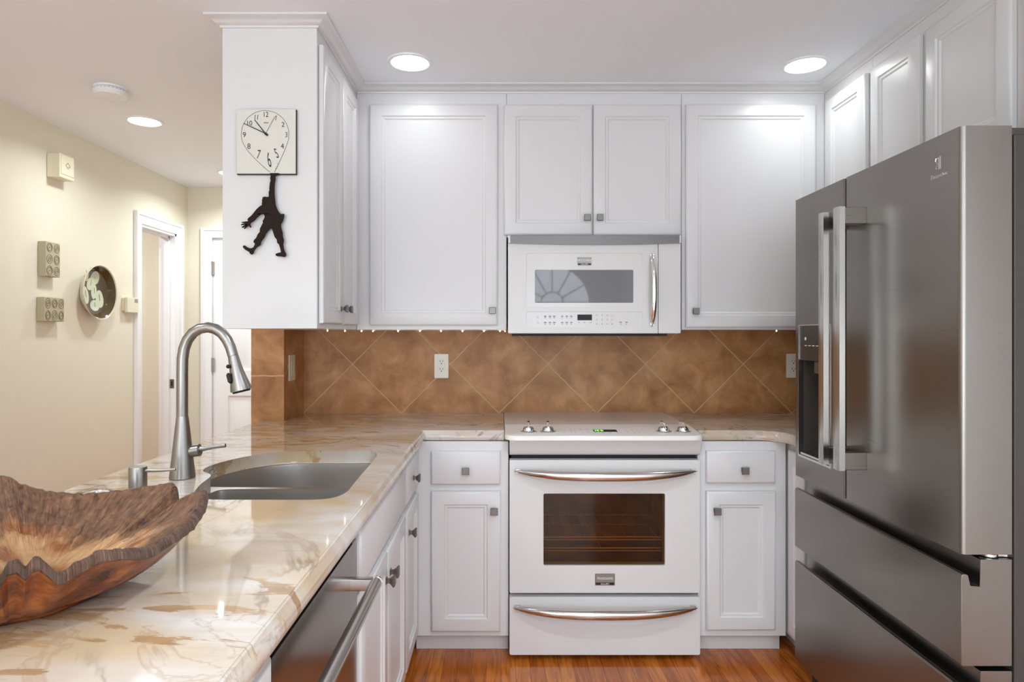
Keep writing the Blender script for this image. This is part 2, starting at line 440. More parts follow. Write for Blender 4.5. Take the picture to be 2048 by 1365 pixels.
def text(name, body, size, m, parent, loc, rot=(PI/2, 0, 0), extrude=.0004, align='CENTER', scale=(1, 1, 1), offset=0):
    c = bpy.data.curves.new(name, 'FONT'); c.body = body; c.size = size; c.extrude = extrude; c.align_x = align; c.align_y = 'CENTER'; c.offset = offset
    t = bpy.data.objects.new('tmp', c); COL.objects.link(t)
    me = bpy.data.meshes.new_from_object(t.evaluated_get(bpy.context.evaluated_depsgraph_get()))
    bpy.data.objects.remove(t); bpy.data.curves.remove(c)
    me.name = name
    me.materials.clear(); me.materials.append(m)
    me.transform(Matrix.Diagonal((*scale, 1)))
    o = bpy.data.objects.new(name, me); COL.objects.link(o); o.location = loc; o.rotation_euler = rot
    if parent:
        o.parent = parent
    return o

# ------------------------------------------------------------------ room shell
XL, XR = -2.373, 1.80
YB, YE = 0.0, 1.67           # kitchen back wall, hall end wall
XS = -.985                   # face of the return wall behind the left cabinets
struct('floor', MB().box(-3.9, XR+.12, REAR-.12, YE+.12, -.05, 0), M['floor'])
mb = MB().prism([(-3.9, REAR-.12), (XR+.12, REAR-.12), (XR+.12, YE+.12), (-3.9, YE+.12)],
                [[(-1.9, -5.7), (-.5, -5.7), (-.5, -4.3), (-1.9, -4.3)], [(.4, -5.7), (1.4, -5.7), (1.4, -4.3), (.4, -4.3)]], CEIL, CEIL+.1, 'xy')  # two openings added in the unseen rear ceiling for fill light
struct('ceiling', mb, M['ceiling'])
struct('wall_back', MB().box(-1.134, XR+.12, YB, YB+.12, 0, CEIL), M['cream'])
struct('wall_return', MB().box(-1.127, XS-.006, -.292, YB, 0, CEIL), M['cream'])
struct('wall_hall', MB().box(-1.134, -1.02, YB+.12, YE, 0, CEIL), M['cream'])
struct('wall_right', MB().box(XR, XR+.12, REAR, YB, 0, CEIL), M['softwhite'])
D1, D2, DT = 4.279+CAMY, 4.746+CAMY, 2.035      # doorway on the left wall
struct('wall_left', MB().prism([(REAR, 0), (YE, 0), (YE, CEIL), (REAR, CEIL)], [[(D1, .001), (D2, .001), (D2, DT), (D1, DT)]], XL-.117, XL, 'yz'), M['cream'])
E1, E2 = -2.187, -1.387
struct('wall_end', MB().prism([(XL, 0), (-1.02, 0), (-1.02, CEIL), (XL, CEIL)], [[(E1-.02, .001), (E2+.02, .001), (E2+.02, 2.045), (E1-.02, 2.045)]], YE, YE+.12, 'xz'), M['cream'])
struct('wall_closet', MB().box(-3.8, XL-.117, D2+.045, D2+.12, 0, CEIL).box(-3.9, -3.8, -1.2, D2+.12, 0, CEIL).box(-3.8, XL-.117, -1.3, -1.2, 0, CEIL), M['cream'])
# rear wall with an arched window and a glazed patio door added for light
AX, AZ, AR = .77, 1.77, .56
arch = [(AX-AR, .62), (AX+AR, .62)]+[(AX+AR*math.cos(math.radians(a)), AZ+AR*math.sin(math.radians(a))) for a in range(0, 181, 6)]
pat = [(-2.1, .05), (-.4, .05), (-.4, 2.1), (-2.1, 2.1)]
struct('wall_rear', MB().prism([(XL-.1, 0), (XR, 0), (XR, CEIL), (XL-.1, CEIL)], [arch, pat], REAR-.12, REAR, 'xz'), M['softwhite'])
wn = obj('window_1', MB().prism([(AX+(x-AX)*1.08, z if z < 1 else AZ+(z-AZ)*1.08) for x, z in arch], [[(AX+(x-AX)*.97, z+.03 if z < 1 else AZ+(z-AZ)*.97) for x, z in arch]], REAR, REAR+.03, 'xz'), M['trim'], kind='structure')
mb = MB()
for a in range(0, 181, 30):
    t = math.radians(a); mb.tube([(AX+.17*math.cos(t), REAR-.05, AZ+.17*math.sin(t)), (AX+AR*math.cos(t), REAR-.05, AZ+AR*math.sin(t))], .014, 6)
mb.tube([(AX+.17*math.cos(math.radians(a)), REAR-.05, AZ+.17*math.sin(math.radians(a))) for a in range(0, 181, 12)], .014, 6)
for x in (-.28, 0, .28): mb.tube([(AX+x, REAR-.05, .62), (AX+x, REAR-.05, AZ)], .014, 6)
for z in (1.0, 1.38, AZ): mb.tube([(AX-AR, REAR-.05, z), (AX+AR, REAR-.05, z)], .014 if z < AZ else .022, 6)
obj('window_frame', mb, M['trim'], wn, True)
obj('pane', MB().prism(arch, [], REAR-.075, REAR-.07, 'xz'), M['pane'], wn, True)
wn = obj('window_added', MB().prism([(-2.18, .0), (-.32, .0), (-.32, 2.18), (-2.18, 2.18)], [[(-2.08, .07), (-.42, .07), (-.42, 2.08), (-2.08, 2.08)]], REAR, REAR+.03, 'xz'), M['trim'], kind='structure')  # unseen patio door, added to carry light into the room
obj('window_frame', MB().box(-1.29, -1.21, REAR-.09, REAR-.03, .05, 2.1).box(-2.1, -.4, REAR-.09, REAR-.03, .05, .14), M['trim'], wn, True)
obj('pane', MB().box(-2.1, -.4, REAR-.075, REAR-.07, .05, 2.1), M['pane'], wn, True)

ru = obj('bounce_rug', MB().box(-2.2, 1.6, -7.1, -3.7, .0005, .012), mat('pale_bounce', (.72, .72, .73), .95), bevel=.004)  # unseen pale rug, added to bounce neutral light upward
tag(ru, 'large pale rug added out of view on the rear floor to bounce light', 'rug')

# left doorway: casing and jamb
def casing_prof(mb, pts_in, normal_axis, face, sign, wdt=.076):
    """three sided door casing (left leg, head, right leg) with a stepped moulding"""
    (a0, a1, top) = pts_in
    steps = [(0, .008), (.012, .016), (.05, .016), (.056, .024), (wdt, .024), (wdt, 0)]
    prev = None; ringset = []
    for off, out in [(0, 0)]+steps:
        f = face+sign*out
        line = [(a0-off, 0), (a0-off, top+off), (a1+off, top+off), (a1+off, 0)]
        ringset.append([(f, p[0], p[1]) if normal_axis == 'x' else (p[0], f, p[1]) for p in line])
    vs = [v for r in ringset for v in r]; fs = []
    for i in range(len(ringset)-1):
        for j in range(3): fs.append((i*4+j, i*4+j+1, (i+1)*4+j+1, (i+1)*4+j))
    return mb.add(vs, fs)
dr = struct('door_1', casing_prof(MB(), (D1, D2, DT), 'x', XL, 1), M['trim'])
jb = MB().box(XL-.117, XL+.001, D1-.001, D1+.016, 0, DT).box(XL-.117, XL+.001, D2-.016, D2+.001, 0, DT).box(XL-.117, XL+.001, D1, D2, DT-.016, DT+.001)
jb.box(XL-.075, XL-.040, D2-.028, D2-.016, 0, DT-.016).box(XL-.075, XL-.040, D1, D2, DT-.028, DT-.016)
obj('door_jamb', jb, M['trim'], dr, True)
obj('strike_plate', MB().box(XL-.036, XL-.006, D2-.019, D2-.0155, wz(777, 4.73), wz(759, 4.73)), M['pewter'], dr, True, bevel=.002)
obj('strike_hole', MB().box(XL-.027, XL-.015, D2-.0195, D2-.0185, wz(772, 4.73), wz(763, 4.73)), M['black'], dr, True)
# hall door
dr = struct('door_2', casing_prof(MB(), (E1, E2, 2.035), 'y', YE, -1), M['trim'])
jb = MB().box(E1-.02, E1, YE-.001, YE+.12, 0, 2.055).box(E2, E2+.02, YE-.001, YE+.12, 0, 2.055).box(E1-.02, E2+.02, YE-.001, YE+.12, 2.035, 2.055)
obj('door_jamb', jb, M['trim'], dr, True)
def panel_leaf(x0, x1, z0, z1, yf, panels):
    mb = MB()
    xs = sorted({x0, x1} | {p[0] for p in panels} | {p[1] for p in panels})
    mb.prism([(x0, z0), (x1, z0), (x1, z1), (x0, z1)], [[(a, c), (b, c), (b, d), (a, d)] for a, b, c, d in panels], yf, yf+.035, 'xz')
    for a, b, c, d in panels:
        L = []
        for ins, dep in ((0, .001), (.012, .012), (.03, .012), (.055, .004)):
            L.append(((a+ins, b-ins, c+ins, d-ins), yf+dep))
        mb.loops(L, True, False)
    return mb
lw = E2-E1
pn = []
for k in (0, 1):
    a = E1+.115+k*(lw/2-.02); b = a+lw/2-.21+.0
    pn += [(a, b, .25, .84), (a, b, 1.03, 1.60), (a, b, 1.72, 1.93)]
lf = obj('door_leaf', panel_leaf(E1+.003, E2-.003, .01, 2.03, YE+.012, pn), M['trim'], dr, True)
for z in (wz(537, 4.92), wz(730, 4.92), .28):
    obj('hinge', MB().box(E1-.012, E1+.016, YE-.001, YE+.011, z-.05, z+.05).lathe([(.006, z-.052), (.006, z+.052)], (E1, YE-.005, 0), 10), M['steel'], dr, True)

# backsplash tiling
struct('wall_tile', MB().box(XS, 1.79, -.006, 0, .88, 1.36), M['tile_back'])
struct('wall_tile', MB().box(XS-.006, XS, -.2925, -.006, .88, 1.36), M['tile_side'])
struct('wall_tile', MB().box(-1.134, XS, -.300, -.2925, .88, 1.36), M['tile_end'])

# ------------------------------------------------------------------ cabinets
def panel(mb, x0, x1, z0, z1, t=.02, stile=.052, y=-.0015, flat=False, st2=None):
    """door or drawer front: back on y, front toward -y"""
    L = [((x0, x1, z0, z1), y), ((x0, x1, z0, z1), y-t+.006), ((x0+.003, x1-.003, z0+.003, z1-.003), y-t+.002)]
    if flat:
        L += [((x0+.008, x1-.008, z0+.008, z1-.008), y-t), ]
    else:
        s = stile
        for ins, dep in ((.009, t), (s, t), (s+.004, t-.005), (s+.012, t-.0055), (s+.017, t-.010)):
            L.append(((x0+ins, x1-ins, z0+ins, z1-ins), y-dep))
    return mb.loops(L)
def knob_mb(x, z, y=-.02, s=1.0):
    mb = MB(); rs = []
    for h, r in ((0, .0095), (.003, .009), (.006, .0055), (.012, .0058), (.019, .010), (.023, .0142), (.026, .0145), (.0285, .0125)):
        rs.append([(x+a*r*s, y-h, z+b*r*s) for a, b in ((-1, -1), (1, -1), (1, 1), (-1, 1))])
    return mb.rings(rs)
def cabinet(name, label, cat, loc, rotz, w, depth, z0, z1, doors=(), drawers=(), toe=0, group=None, hollow=False):
    """local frame: x along the width, front plane y=0 facing -y; doors (x0,x1,z0,z1,knobx,knobz)"""
    t = thing(name, label, cat, (loc[0], loc[1], 0), rotz, group)
    if hollow: bx = MB().box(0, .018, 0, depth, z0+toe, z1).box(w-.018, w, 0, depth, z0+toe, z1).box(.018, w-.018, 0, .018, z0+toe, z1).box(.018, w-.018, depth-.018, depth, z0+toe, z1).box(.018, w-.018, .018, depth-.018, z0+toe, z0+toe+.018)
    else: bx = MB().box(0, w, 0, depth, z0+toe, z1)
    if toe: bx.box(0, w, .06, depth, z0, z0+toe)
    obj('carcass', bx, M['paint'], t, bevel=.0015)
    for d in doors:
        do = obj('door', panel(MB(), *d[:4]), M['paint'], t)
        if len(d) > 4: obj('knob', knob_mb(d[4], d[5]), M['pewter'], do, smooth=25, label='square pewter knob')
    for d in drawers:
        do = obj('drawer', panel(MB(), *d[:4], flat=True), M['paint'], t)
        if len(d) > 4: obj('knob', knob_mb(d[4], d[5]), M['pewter'], do, smooth=25, label='square pewter knob')
    return t
UB, UT = 1.328, 2.40         # bottom and top of the upper cabinets
UF = -.34                    # front plane of the back uppers
XLF = -.647                  # front plane of the left uppers
XRF = 1.448                  # front plane of the right uppers
def ux(px): return wx(px, 2.90)
def uz(py): return wz(py, 2.89)
GU = None
# back uppers
a0 = XLF+.001
cabinet('upper_cabinet', 'white single-door wall cabinet between the corner and the left of the microwave', 'cabinet', (a0, UF), 0, ux(1013)-a0, .333, UB, UT,
        doors=[(ux(740)-a0, ux(995)-a0, uz(651), uz(208), ux(985)-a0, uz(622))])
b0 = ux(1013)+.001
cabinet('upper_cabinet', 'short white two-door wall cabinet above the microwave', 'cabinet', (b0, UF), 0, ux(1364)-b0, .333, 1.742, UT,
        doors=[(ux(1008)-b0, ux(1184)-b0, uz(470), uz(209), ux(1173)-b0, uz(437)), (ux(1186.5)-b0, ux(1361)-b0, uz(470), uz(209), ux(1198)-b0, uz(437))])
c0 = ux(1364)+.001
cabinet('upper_cabinet', 'white single-door wall cabinet to the right of the microwave', 'cabinet', (c0, UF), 0, XRF-.001-c0, .333, UB, UT,
        doors=[(ux(1371)-c0, ux(1630)-c0, uz(655), uz(208), ux(1388)-c0, uz(623))])
# left uppers (face +x) from the near end panel to the back wall
yl0 = wy(2.286)
def ly(px, X): return X*F/(px-1002)+CAMY
cabinet('upper_cabinet', 'white two-door wall cabinet over the sink counter, its end panel carrying the clock', 'cabinet', (XLF, yl0), PI/2, -.008-yl0, .333, UB, UT,
        doors=[(.018, ly(685.5, -.627)-yl0, 1.348, 2.335, ly(685.5, -.627)-yl0-.03, 1.408), (ly(687.5, -.627)-yl0, ly(716.5, -.627)-yl0, 1.348, 2.335, ly(687.5, -.627)-yl0+.03, 1.408)])
# right uppers (face -x): local x runs toward the camera
def ry(px): return 1.428*F/(px-1002)+CAMY
r0 = -.342
rr1 = ry(1846)
ra = ry(1735)
cabinet('upper_cabinet', 'tall white wall cabinet on the right wall, filling the corner beyond the refrigerator', 'cabinet', (XRF, -.008), -PI/2, -.008-ra, .345, UB, UT,
        doors=[(-.008-(-.385), -.008-ry(1729), 1.348, 2.335)])
rb = ra-.001
rr2 = ry(2034)
cabinet('upper_cabinet', 'short white two-door wall cabinet above the refrigerator', 'cabinet', (XRF, rb), -PI/2, rb-rr2, .345, 1.86, UT,
        doors=[(rb-ry(1740), rb-ry(1836), 1.875, 2.335), (rb-ry(1850), rb-ry(2021), 1.875, 2.335)])
cabinet('upper_cabinet', 'white wall cabinet at the right edge, above the near end of the refrigerator', 'cabinet', (XRF, rr2-.001), -PI/2, .5, .345, 1.86, UT,
        doors=[(rr2-ry(2046), .48, 1.875, 2.335)])

# crown moulding along the uppers
def crown():
    path = [(-.980, yl0), (XLF, yl0), (XLF, UF), (XRF, UF), (XRF, rr2-.501)]
    # outward direction: room side; offsets computed by mitring
    prof = [(0, 2.385), (.006, 2.385), (.007, 2.392), (.014, 2.394), (.022, 2.400), (.032, 2.408), (.040, 2.410), (.046, 2.413), (.047, CEIL-.0005), (0, CEIL-.0005)]
    mb = MB(); n = len(path); rs = []
    P = [Vector(p) for p in path]
    for i in range(n):
        def nrm(a, b): t = (b-a).normalized(); return Vector((t.y, -t.x))
        if i == 0: nv = nrm(P[0], P[1]); k = 1
        elif i == n-1: nv = nrm(P[-2], P[-1]); k = 1
        else:
            n1, n2 = nrm(P[i-1], P[i]), nrm(P[i], P[i+1]); nv = (n1+n2).normalized(); k = 1/nv.dot(n1)
        rs.append([(P[i].x+nv.x*o*k, P[i].y+nv.y*o*k, z) for o, z in prof])
    rs2 = []
    # return along the back of the left cabinet end panel
    for r in rs: rs2.append(r)
    first = [(x, y, z) for x, y, z in rs[0]]
    e = [(-.980-o, yl0-o, z) for o, z in prof]
    e2 = [(-.980-o, yl0+.6, z) for o, z in prof]
    return mb.rings([e2, e]+rs2[1:])
struct('trim_1', crown(), M['paint'], smooth=50)

# base cabinets
BF = -.61
def bx_(px): return wx(px, 2.63)
def bz(py): return wz(py, 2.62)
XPF = -.353                   # front plane of the peninsula cabinets
CB = .872                     # underside of the counters
l0 = XPF+.001
cabinet('base_cabinet', 'white floor cabinet with one drawer and one door, just left of the range', 'cabinet', (l0, BF), 0, .0305-l0, .6, 0, CB, toe=.082,
        doors=[(bx_(863)-l0, bx_(1001)-l0, bz(1265), bz(984), bx_(988.5)-l0, bz(1021))], drawers=[(bx_(863)-l0, bx_(1001)-l0, bz(970), bz(904), bx_(932)-l0, bz(941))])
m0 = .7985
cabinet('base_cabinet', 'white floor cabinet with one drawer and one door, just right of the range', 'cabinet', (m0, BF), 0, 1.157-m0, .6, 0, CB, toe=.082,
        doors=[(bx_(1412)-m0, bx_(1550)-m0, bz(1262), bz(984), bx_(1430)-m0, bz(1021))], drawers=[(bx_(1412)-m0, bx_(1549)-m0, bz(967), bz(903), bx_(1485)-m0, bz(940))])
yr = -.61
cabinet('base_cabinet', 'narrow white floor cabinet on the right wall, half hidden behind the refrigerator', 'cabinet', (1.172, -.008), -PI/2, .78, .62, 0, CB, toe=.082,
        doors=[(.63, .765, .105, .845)])
# peninsula cabinets, front faces +x; local x runs away from the camera
yp_end, yp_dw0, yp_dw1, yp_mid, yp_far = -2.84, wy(.960), wy(1.535), wy(2.285), -.612
cabinet('base_cabinet', 'white corner floor cabinet with drawer and door facing the range, beyond the sink cabinet', 'cabinet', (XPF, yp_mid+.001), PI/2, -.006-yp_mid-.001, .597, 0, CB, toe=.082,
        doors=[(.012, .335, .106, .672, .06, .592)], drawers=[(.012, .335, .70, .842, .17, .765)])
w = yp_mid-yp_dw1-.002
cabinet('base_cabinet', 'white two-door floor cabinet under the sink, beside the dishwasher', 'cabinet', (XPF, yp_dw1+.001), PI/2, w, .597, 0, CB, toe=.082,
        doors=[(.010, w/2-.002, .106, .672, w/2-.035, .597), (w/2+.002, w-.010, .106, .672, w/2+.035, .597)], drawers=[(.010, w-.010, .70, .842)], hollow=True)
w2 = yp_dw0-.003-yp_end
cabinet('base_cabinet', 'white floor cabinet end on the near side of the dishwasher', 'cabinet', (XPF, yp_end), PI/2, w2, .597, 0, CB, toe=.082,
        doors=[(.010, w2-.012, .106, .672)], drawers=[(.010, w2-.012, .70, .842)])

# dishwasher
dw = thing('dishwasher', 'stainless steel dishwasher with a round bar handle, under the near counter', 'dishwasher', (XPF, (yp_dw0+yp_dw1)/2, 0), PI/2)
hw = (yp_dw1-yp_dw0)/2-.002
obj('tub', MB().box(-hw, hw, .002, .58, .005, .862), M['black'], dw)
obj('door', MB().prism(rr(-hw, hw, .10, .828, .004), [], -.013, .002, 'xz'), M['dwsteel'], dw, bevel=.0025)
obj('toe_panel', MB().box(-hw, hw, .03, .06, .01, .095), M['black'], dw)
obj('control_strip', MB().box(-hw, hw, -.002, .004, .830, .868), M['black'], dw)
hz = .741
hd = MB().lathe([(0.011, -hw+.04), (.0135, -hw+.042), (.0135, hw-.042), (.011, hw-.04)], (0, -.068, hz), 24, 'x')
ho = obj('handle', hd, M['steel'], dw)
for sx in (-1, 1):
    obj('bracket', MB().prism(rr(sx*(hw-.055)-.010, sx*(hw-.055)+.010, hz-.014, hz+.014, .004), [], -.062, -.012, 'xz'), M['steel'], ho, bevel=.001)
    obj('end_ring', MB().lathe([(.0145, -.003), (.0145, .003)], (sx*(hw-.046), -.068, hz), 24, 'x'), M['chrome'], ho)

# ------------------------------------------------------------------ countertops
def offset_poly(pts, dists):
    """inset each edge i (pts[i]->pts[i+1]) by dists[i]; CCW polygon"""
    n = len(pts); out = []
    for i in range(n):
        p0, p1, p2 = Vector(pts[i-1]), Vector(pts[i]), Vector(pts[(i+1) % n])
        d0, d1 = dists[i-1], dists[i]
        t0, t1 = (p1-p0).normalized(), (p2-p1).normalized()
        n0, n1 = Vector((-t0.y, t0.x)), Vector((-t1.y, t1.x))
        a, b = p1+n0*d0, p1+n1*d1
        den = t0.x*t1.y-t0.y*t1.x
        if abs(den) < 1e-6: out.append((a.x, a.y)); continue
        s = ((b.x-a.x)*t1.y-(b.y-a.y)*t1.x)/den
        q = a+t0*s; out.append((q.x, q.y))
    return out
def counter(name, pts, free, hole=None, label='', step=0):
    prof = [(.014, .914), (.0135, .9125), (.0105, .911), (.0095, .908), (.0065, .9035), (.002, .898), (0, .891), (0, .884), (.003, .876), (.010, .873)]
    n = len(pts); mb = MB()
    loops = [[(x, y, z) for x, y in offset_poly(pts, [o if f else 0 for f in free])] for o, z in prof]
    mb.rings(loops, False, False)
    def cap(z, off, flip):
        o = offset_poly(pts, [off if f else 0 for f in free])
        L = [o]+([hole] if hole else [])
        flat = [p for l in L for p in l]
        tr = tessellate_polygon([[Vector((p[0], p[1], 0)) for p in l] for l in L])
        mb.add([(p[0], p[1], z) for p in flat], [tuple(t) for t in tr])
    cap(.914, .014, False); cap(.873, .010, True)
    if hole:
        h = hole
        c = Vector((sum(p[0] for p in h)/len(h), sum(p[1] for p in h)/len(h)))
        rs = []
        for s, z in ((0, .914), (-.001, .912), (-.001, .875), (0, .873)):
            rs.append([(p[0]+(c.x-p[0])*s*2, p[1]+(c.y-p[1])*s*2, z) for p in h])
        mb.rings(rs, False, False)
    me = obj(name, mb, M['marble'], smooth=30)
    bm = bmesh.new(); bm.from_mesh(me.data); bmesh.ops.remove_doubles(bm, verts=bm.verts, dist=.00005); bmesh.ops.recalc_face_normals(bm, faces=bm.faces); bm.to_mesh(me.data); bm.free()
    for p in me.data.polygons: p.use_smooth = True
    me.data.set_sharp_from_angle(angle=math.radians(28))
    return tag(me, label, 'countertop')
def catmull(pts, k=4, closed=True):
    out = []; n = len(pts)
    for i in range(n):
        p0, p1, p2, p3 = (Vector(pts[(i+j) % n]) for j in (-1, 0, 1, 2))
        for q in range(k):
            t = q/k
            v = .5*((2*p1)+(p2-p0)*t+(2*p0-5*p1+4*p2-p3)*t*t+(3*p1-p0-3*p2+p3)*t**3)
            out.append(tuple(v))
    return out
hole_d = [(-.418, 2.165), (-.445, 2.193), (-.56, 2.197), (-.68, 2.192), (-.765, 2.155), (-.825, 2.09), (-.862, 2.0), (-.873, 1.93), (-.858, 1.872), (-.826, 1.84), (-.805, 1.80), (-.79, 1.71), (-.765, 1.62), (-.735, 1.572), (-.69, 1.552), (-.56, 1.55), (-.44, 1.552), (-.402, 1.575), (-.386, 1.63), (-.39, 1.75), (-.396, 1.95), (-.402, 2.10)]
hole = catmull([(x, wy(d)) for x, d in hole_d], 3)
XCE, YCF = -.308, -.60
pts = [(-1.115, -.3015), (-1.115, -2.85), (XCE, -2.85), (XCE, YCF), (.0125, YCF), (.0125, -.0065), (XS+.0005, -.0065), (XS+.0005, -.3015)]
free = [1, 1, 1, 1, 0, 0, 0, 0]
counter('countertop', pts, free, hole, 'long cream and ochre marble countertop holding the sink and the wooden bowl')
pts = [(.8095, -.0065), (.8095, YCF), (1.03, YCF)]+[(1.03+.10*math.sin(math.radians(a)), YCF-.10+.10*math.cos(math.radians(a))) for a in (18, 36, 54, 72)]+[(1.13, YCF-.10), (1.13, -.79), (1.795, -.79), (1.795, -.0065)]
free = [0, 1, 1, 1, 1, 1, 1, 1, 0, 0, 0]
counter('countertop', pts, free[:len(pts)], None, 'short cream marble countertop right of the range, curving toward the refrigerator')

# ------------------------------------------------------------------ sink, faucet, dispenser
sk = thing('sink', 'stainless steel undermount double-bowl sink set in the marble countertop', 'sink', (-.6, wy(1.87), .70))
def shrink(P, s, c=None):
    c = c or (sum(p[0] for p in P)/len(P), sum(p[1] for p in P)/len(P))
    return [(c[0]+(p[0]-c[0])*s, c[1]+(p[1]-c[1])*s) for p in P]
farb = catmull([(x, wy(d)) for x, d in [(-.412, 2.165), (-.44, 2.20), (-.56, 2.205), (-.68, 2.20), (-.77, 2.16), (-.83, 2.095), (-.868, 2.0), (-.878, 1.93), (-.862, 1.875), (-.82, 1.855), (-.65, 1.852), (-.44, 1.852), (-.400, 1.875), (-.392, 1.95), (-.398, 2.10)]], 4)
nearb = catmull([(x, wy(d)) for x, d in [(-.40, 1.815), (-.43, 1.828), (-.60, 1.830), (-.76, 1.828), (-.795, 1.80), (-.792, 1.71), (-.768, 1.62), (-.738, 1.568), (-.69, 1.546), (-.56, 1.544), (-.44, 1.546), (-.398, 1.57), (-.382, 1.63), (-.386, 1.75)]], 4)
flange = shrink(hole, 1.06)
obj('rim', MB().prism(flange, [farb, nearb], .866, .8725, 'xy'), M['sinksteel'], sk, True, bevel=.0015)
def basin(P, dep):
    mb = MB(); rs = []
    for s, z in ((1.0, .8695), (.995, .86), (.985, .80), (.965, .872-dep+.04), (.93, .872-dep+.012), (.86, .872-dep+.002), (.5, .872-dep), (.12, .872-dep-.003)):
        rs.append([(x, y, z) for x, y in shrink(P, s)])
    return mb.rings(rs, False, True)
bo = obj('bowl', basin(farb, .21), M['sinksteel'], sk, True)
cx, cy = sum(p[0] for p in farb)/len(farb), sum(p[1] for p in farb)/len(farb)
obj('drain', MB().lathe([(.045, .664), (.045, .667), (.038, .667), (.034, .662)], (cx, cy, 0), 28), M['chrome'], bo, True)
obj('bowl', basin(nearb, .17), M['sinksteel'], sk, True)

FX, FD = -.875, 1.785; FY = wy(FD)
fc = thing('kitchen_faucet', 'tall brushed nickel gooseneck pull-down faucet behind the sink', 'faucet', (FX, FY, .914))
obj('base', MB().lathe([(.0315, .914), (.0335, .916), (.033, .921), (.0265, .98), (.0185, 1.055), (.0152, 1.082), (.0148, 1.0835)], (FX, FY, 0), 36), M['nickel'], fc, True)
sc_ = FD/F
def fp(px, py): return (wx(px, FD), FY, wz(py, FD))
ctr = [(364.5, 838), (364.5, 790), (364.5, 745), (365, 718), (368, 698), (375, 680), (386, 666), (400, 657.5), (416, 655), (431, 658.5), (444, 667), (454, 680), (461, 695), (466, 712)]
obj('neck', MB().tube([fp(*c) for c in ctr], [.0147]*11+[.0146, .0143, .014], 24), M['nickel'], fc, True)
sp = obj('spray_head', MB().tube([fp(*c) for c in ((466.3, 712.5), (467.5, 717), (472, 738), (477, 758), (481, 774), (482.6, 781))], [.0138, .0144, .0175, .0222, .027, .0285], 28), M['nickel'], fc, True)
obj('spray_face', MB().tube([fp(482.7, 781.2), fp(483.6, 785)], [.025, .022], 28), M['black'], sp, True)
def on_head(px, py, r, ln):
    c = Vector(fp(px, py)); ax = (Vector(fp(483, 781))-Vector(fp(466, 712))).normalized()
    return [c-ax*ln/2, c+ax*ln/2]
for px, py, ln, r in ((461.5, 733, .001, .0068), (464.5, 756, .019, .0072)):
    a, b = on_head(px, py, r, ln)
    off = Vector((0, -.0175 if ln < .01 else -.0195, 0))
    n = 7; path = [a+(b-a)*k/(n-1)+off for k in range(n)]
    e = (b-a).normalized()*r*.7
    path = [path[0]-e]+path+[path[-1]+e]
    obj('spray_button', MB().tube(path, [r*.35]+[r]*n+[r*.35], 16, sq=.8), M['black'], sp, True)
lv = obj('valve', MB().tube([(FX+.012, FY+.004, .985), (FX+.046, FY+.004, .990)], [.017, .0165], 24), M['nickel'], fc, True)
obj('lever', MB().tube([(FX+.044, FY+.004, .992), (FX+.06, FY+.002, .994), (FX+.085, FY, .999), (FX+.119, FY-.001, 1.0035)], [.0085, .0062, .0052, .0052], 14), M['nickel'], lv, True)
SDX, SDD = -.905, 1.62; SDY = wy(SDD)
sd = thing('soap_dispenser', 'short brushed nickel soap dispenser pump beside the faucet', 'dispenser', (SDX, SDY, .914))
obj('pump_body', MB().lathe([(.0205, .914), (.021, .916), (.021, .976), (.020, .9785), (.012, .979)], (SDX, SDY, 0), 32), M['nickel'], sd, True)
obj('spout', MB().tube([(SDX+.018, SDY, .969), (SDX+.06, SDY, .9695), (SDX+.094, SDY, .9715)], [.0048, .0042, .0030], 12), M['nickel'], sd, True)
# clear glass stand-in for a faint ghost ring, behind the bowl
gx, gy = wx(192, 1.52), wy(1.52)
g = obj('glass_ghost', MB().lathe([(.020, .9142), (.026, .9155), (.029, .925), (.030, .938), (.0292, .9392), (.0284, .938), (.0275, .925), (.024, .9185), (.002, .918)], (gx, gy, 0), 32, cap1=True), M['glass'])
tag(g, 'small clear glass stand-in for a faint ghost ring on the marble, left of the soap dispenser', 'dish')

# ------------------------------------------------------------------ carved bowl
BC = Vector((-.70, wy(.975)))
ctrl = [  # px, py, depth of the rim, clockwise seen from above starting at the tip
 (410, 982, 1.12), (404, 1008, 1.085), (381, 1043, 1.04), (346, 1068, 1.00), (308, 1092, .955), (281, 1100, .925), (249, 1098, .90), (205, 1102, .875), (165, 1120, .855), (125, 1146, .84), (112, 1145, .83), (96, 1130, .822), (78, 1116, .815), (66, 1120, .808), (52, 1136, .80), (34, 1120, .79), (16, 1124, .78), (0, 1152, .765),
 (-60, 1150, .75), (-130, 1130, .76), (-200, 1090, .80), (-255, 1050, .85), (-270, 1000, .92), (-230, 965, .99), (-160, 950, 1.06), (-80, 948, 1.12), (-30, 950, 1.16), (8, 953, 1.185), (20, 955, 1.19), (38, 967, 1.195), (73, 979, 1.205), (117, 985, 1.212), (164, 989, 1.22), (205, 986, 1.222), (249, 981, 1.222), (293, 973, 1.215), (322, 969, 1.208), (345, 966, 1.20), (351, 972, 1.195), (354, 1000, 1.19), (372, 996, 1.17), (392, 986, 1.145)]
rim3 = [Vector((wx(a, d), wy(d), wz(b, d))) for a, b, d in ctrl]
rim3.reverse()     # now anticlockwise
def resample(P, n):
    m = len(P); L = [0]
    for i in range(m): L.append(L[-1]+(P[(i+1) % m]-P[i]).length)
    out = []
    for k in range(n):
        s = L[-1]*k/n; i = 0
        while L[i+1] < s: i += 1
        t = (s-L[i])/(L[i+1]-L[i]); out.append(P[i].lerp(P[(i+1) % m], t))
    return out
NT = 960
R3 = resample(rim3, NT)
rnd = [random.uniform(-1, 1) for _ in range(400)]
def ridge_at(u, n=170):
    x = (u % 1.0)*n; i = int(x); f = x-i
    a_, b_ = rnd[i % n], rnd[(i+1) % n]
    return a_+(b_-a_)*max(0, min(1, (f-.55)/.45))
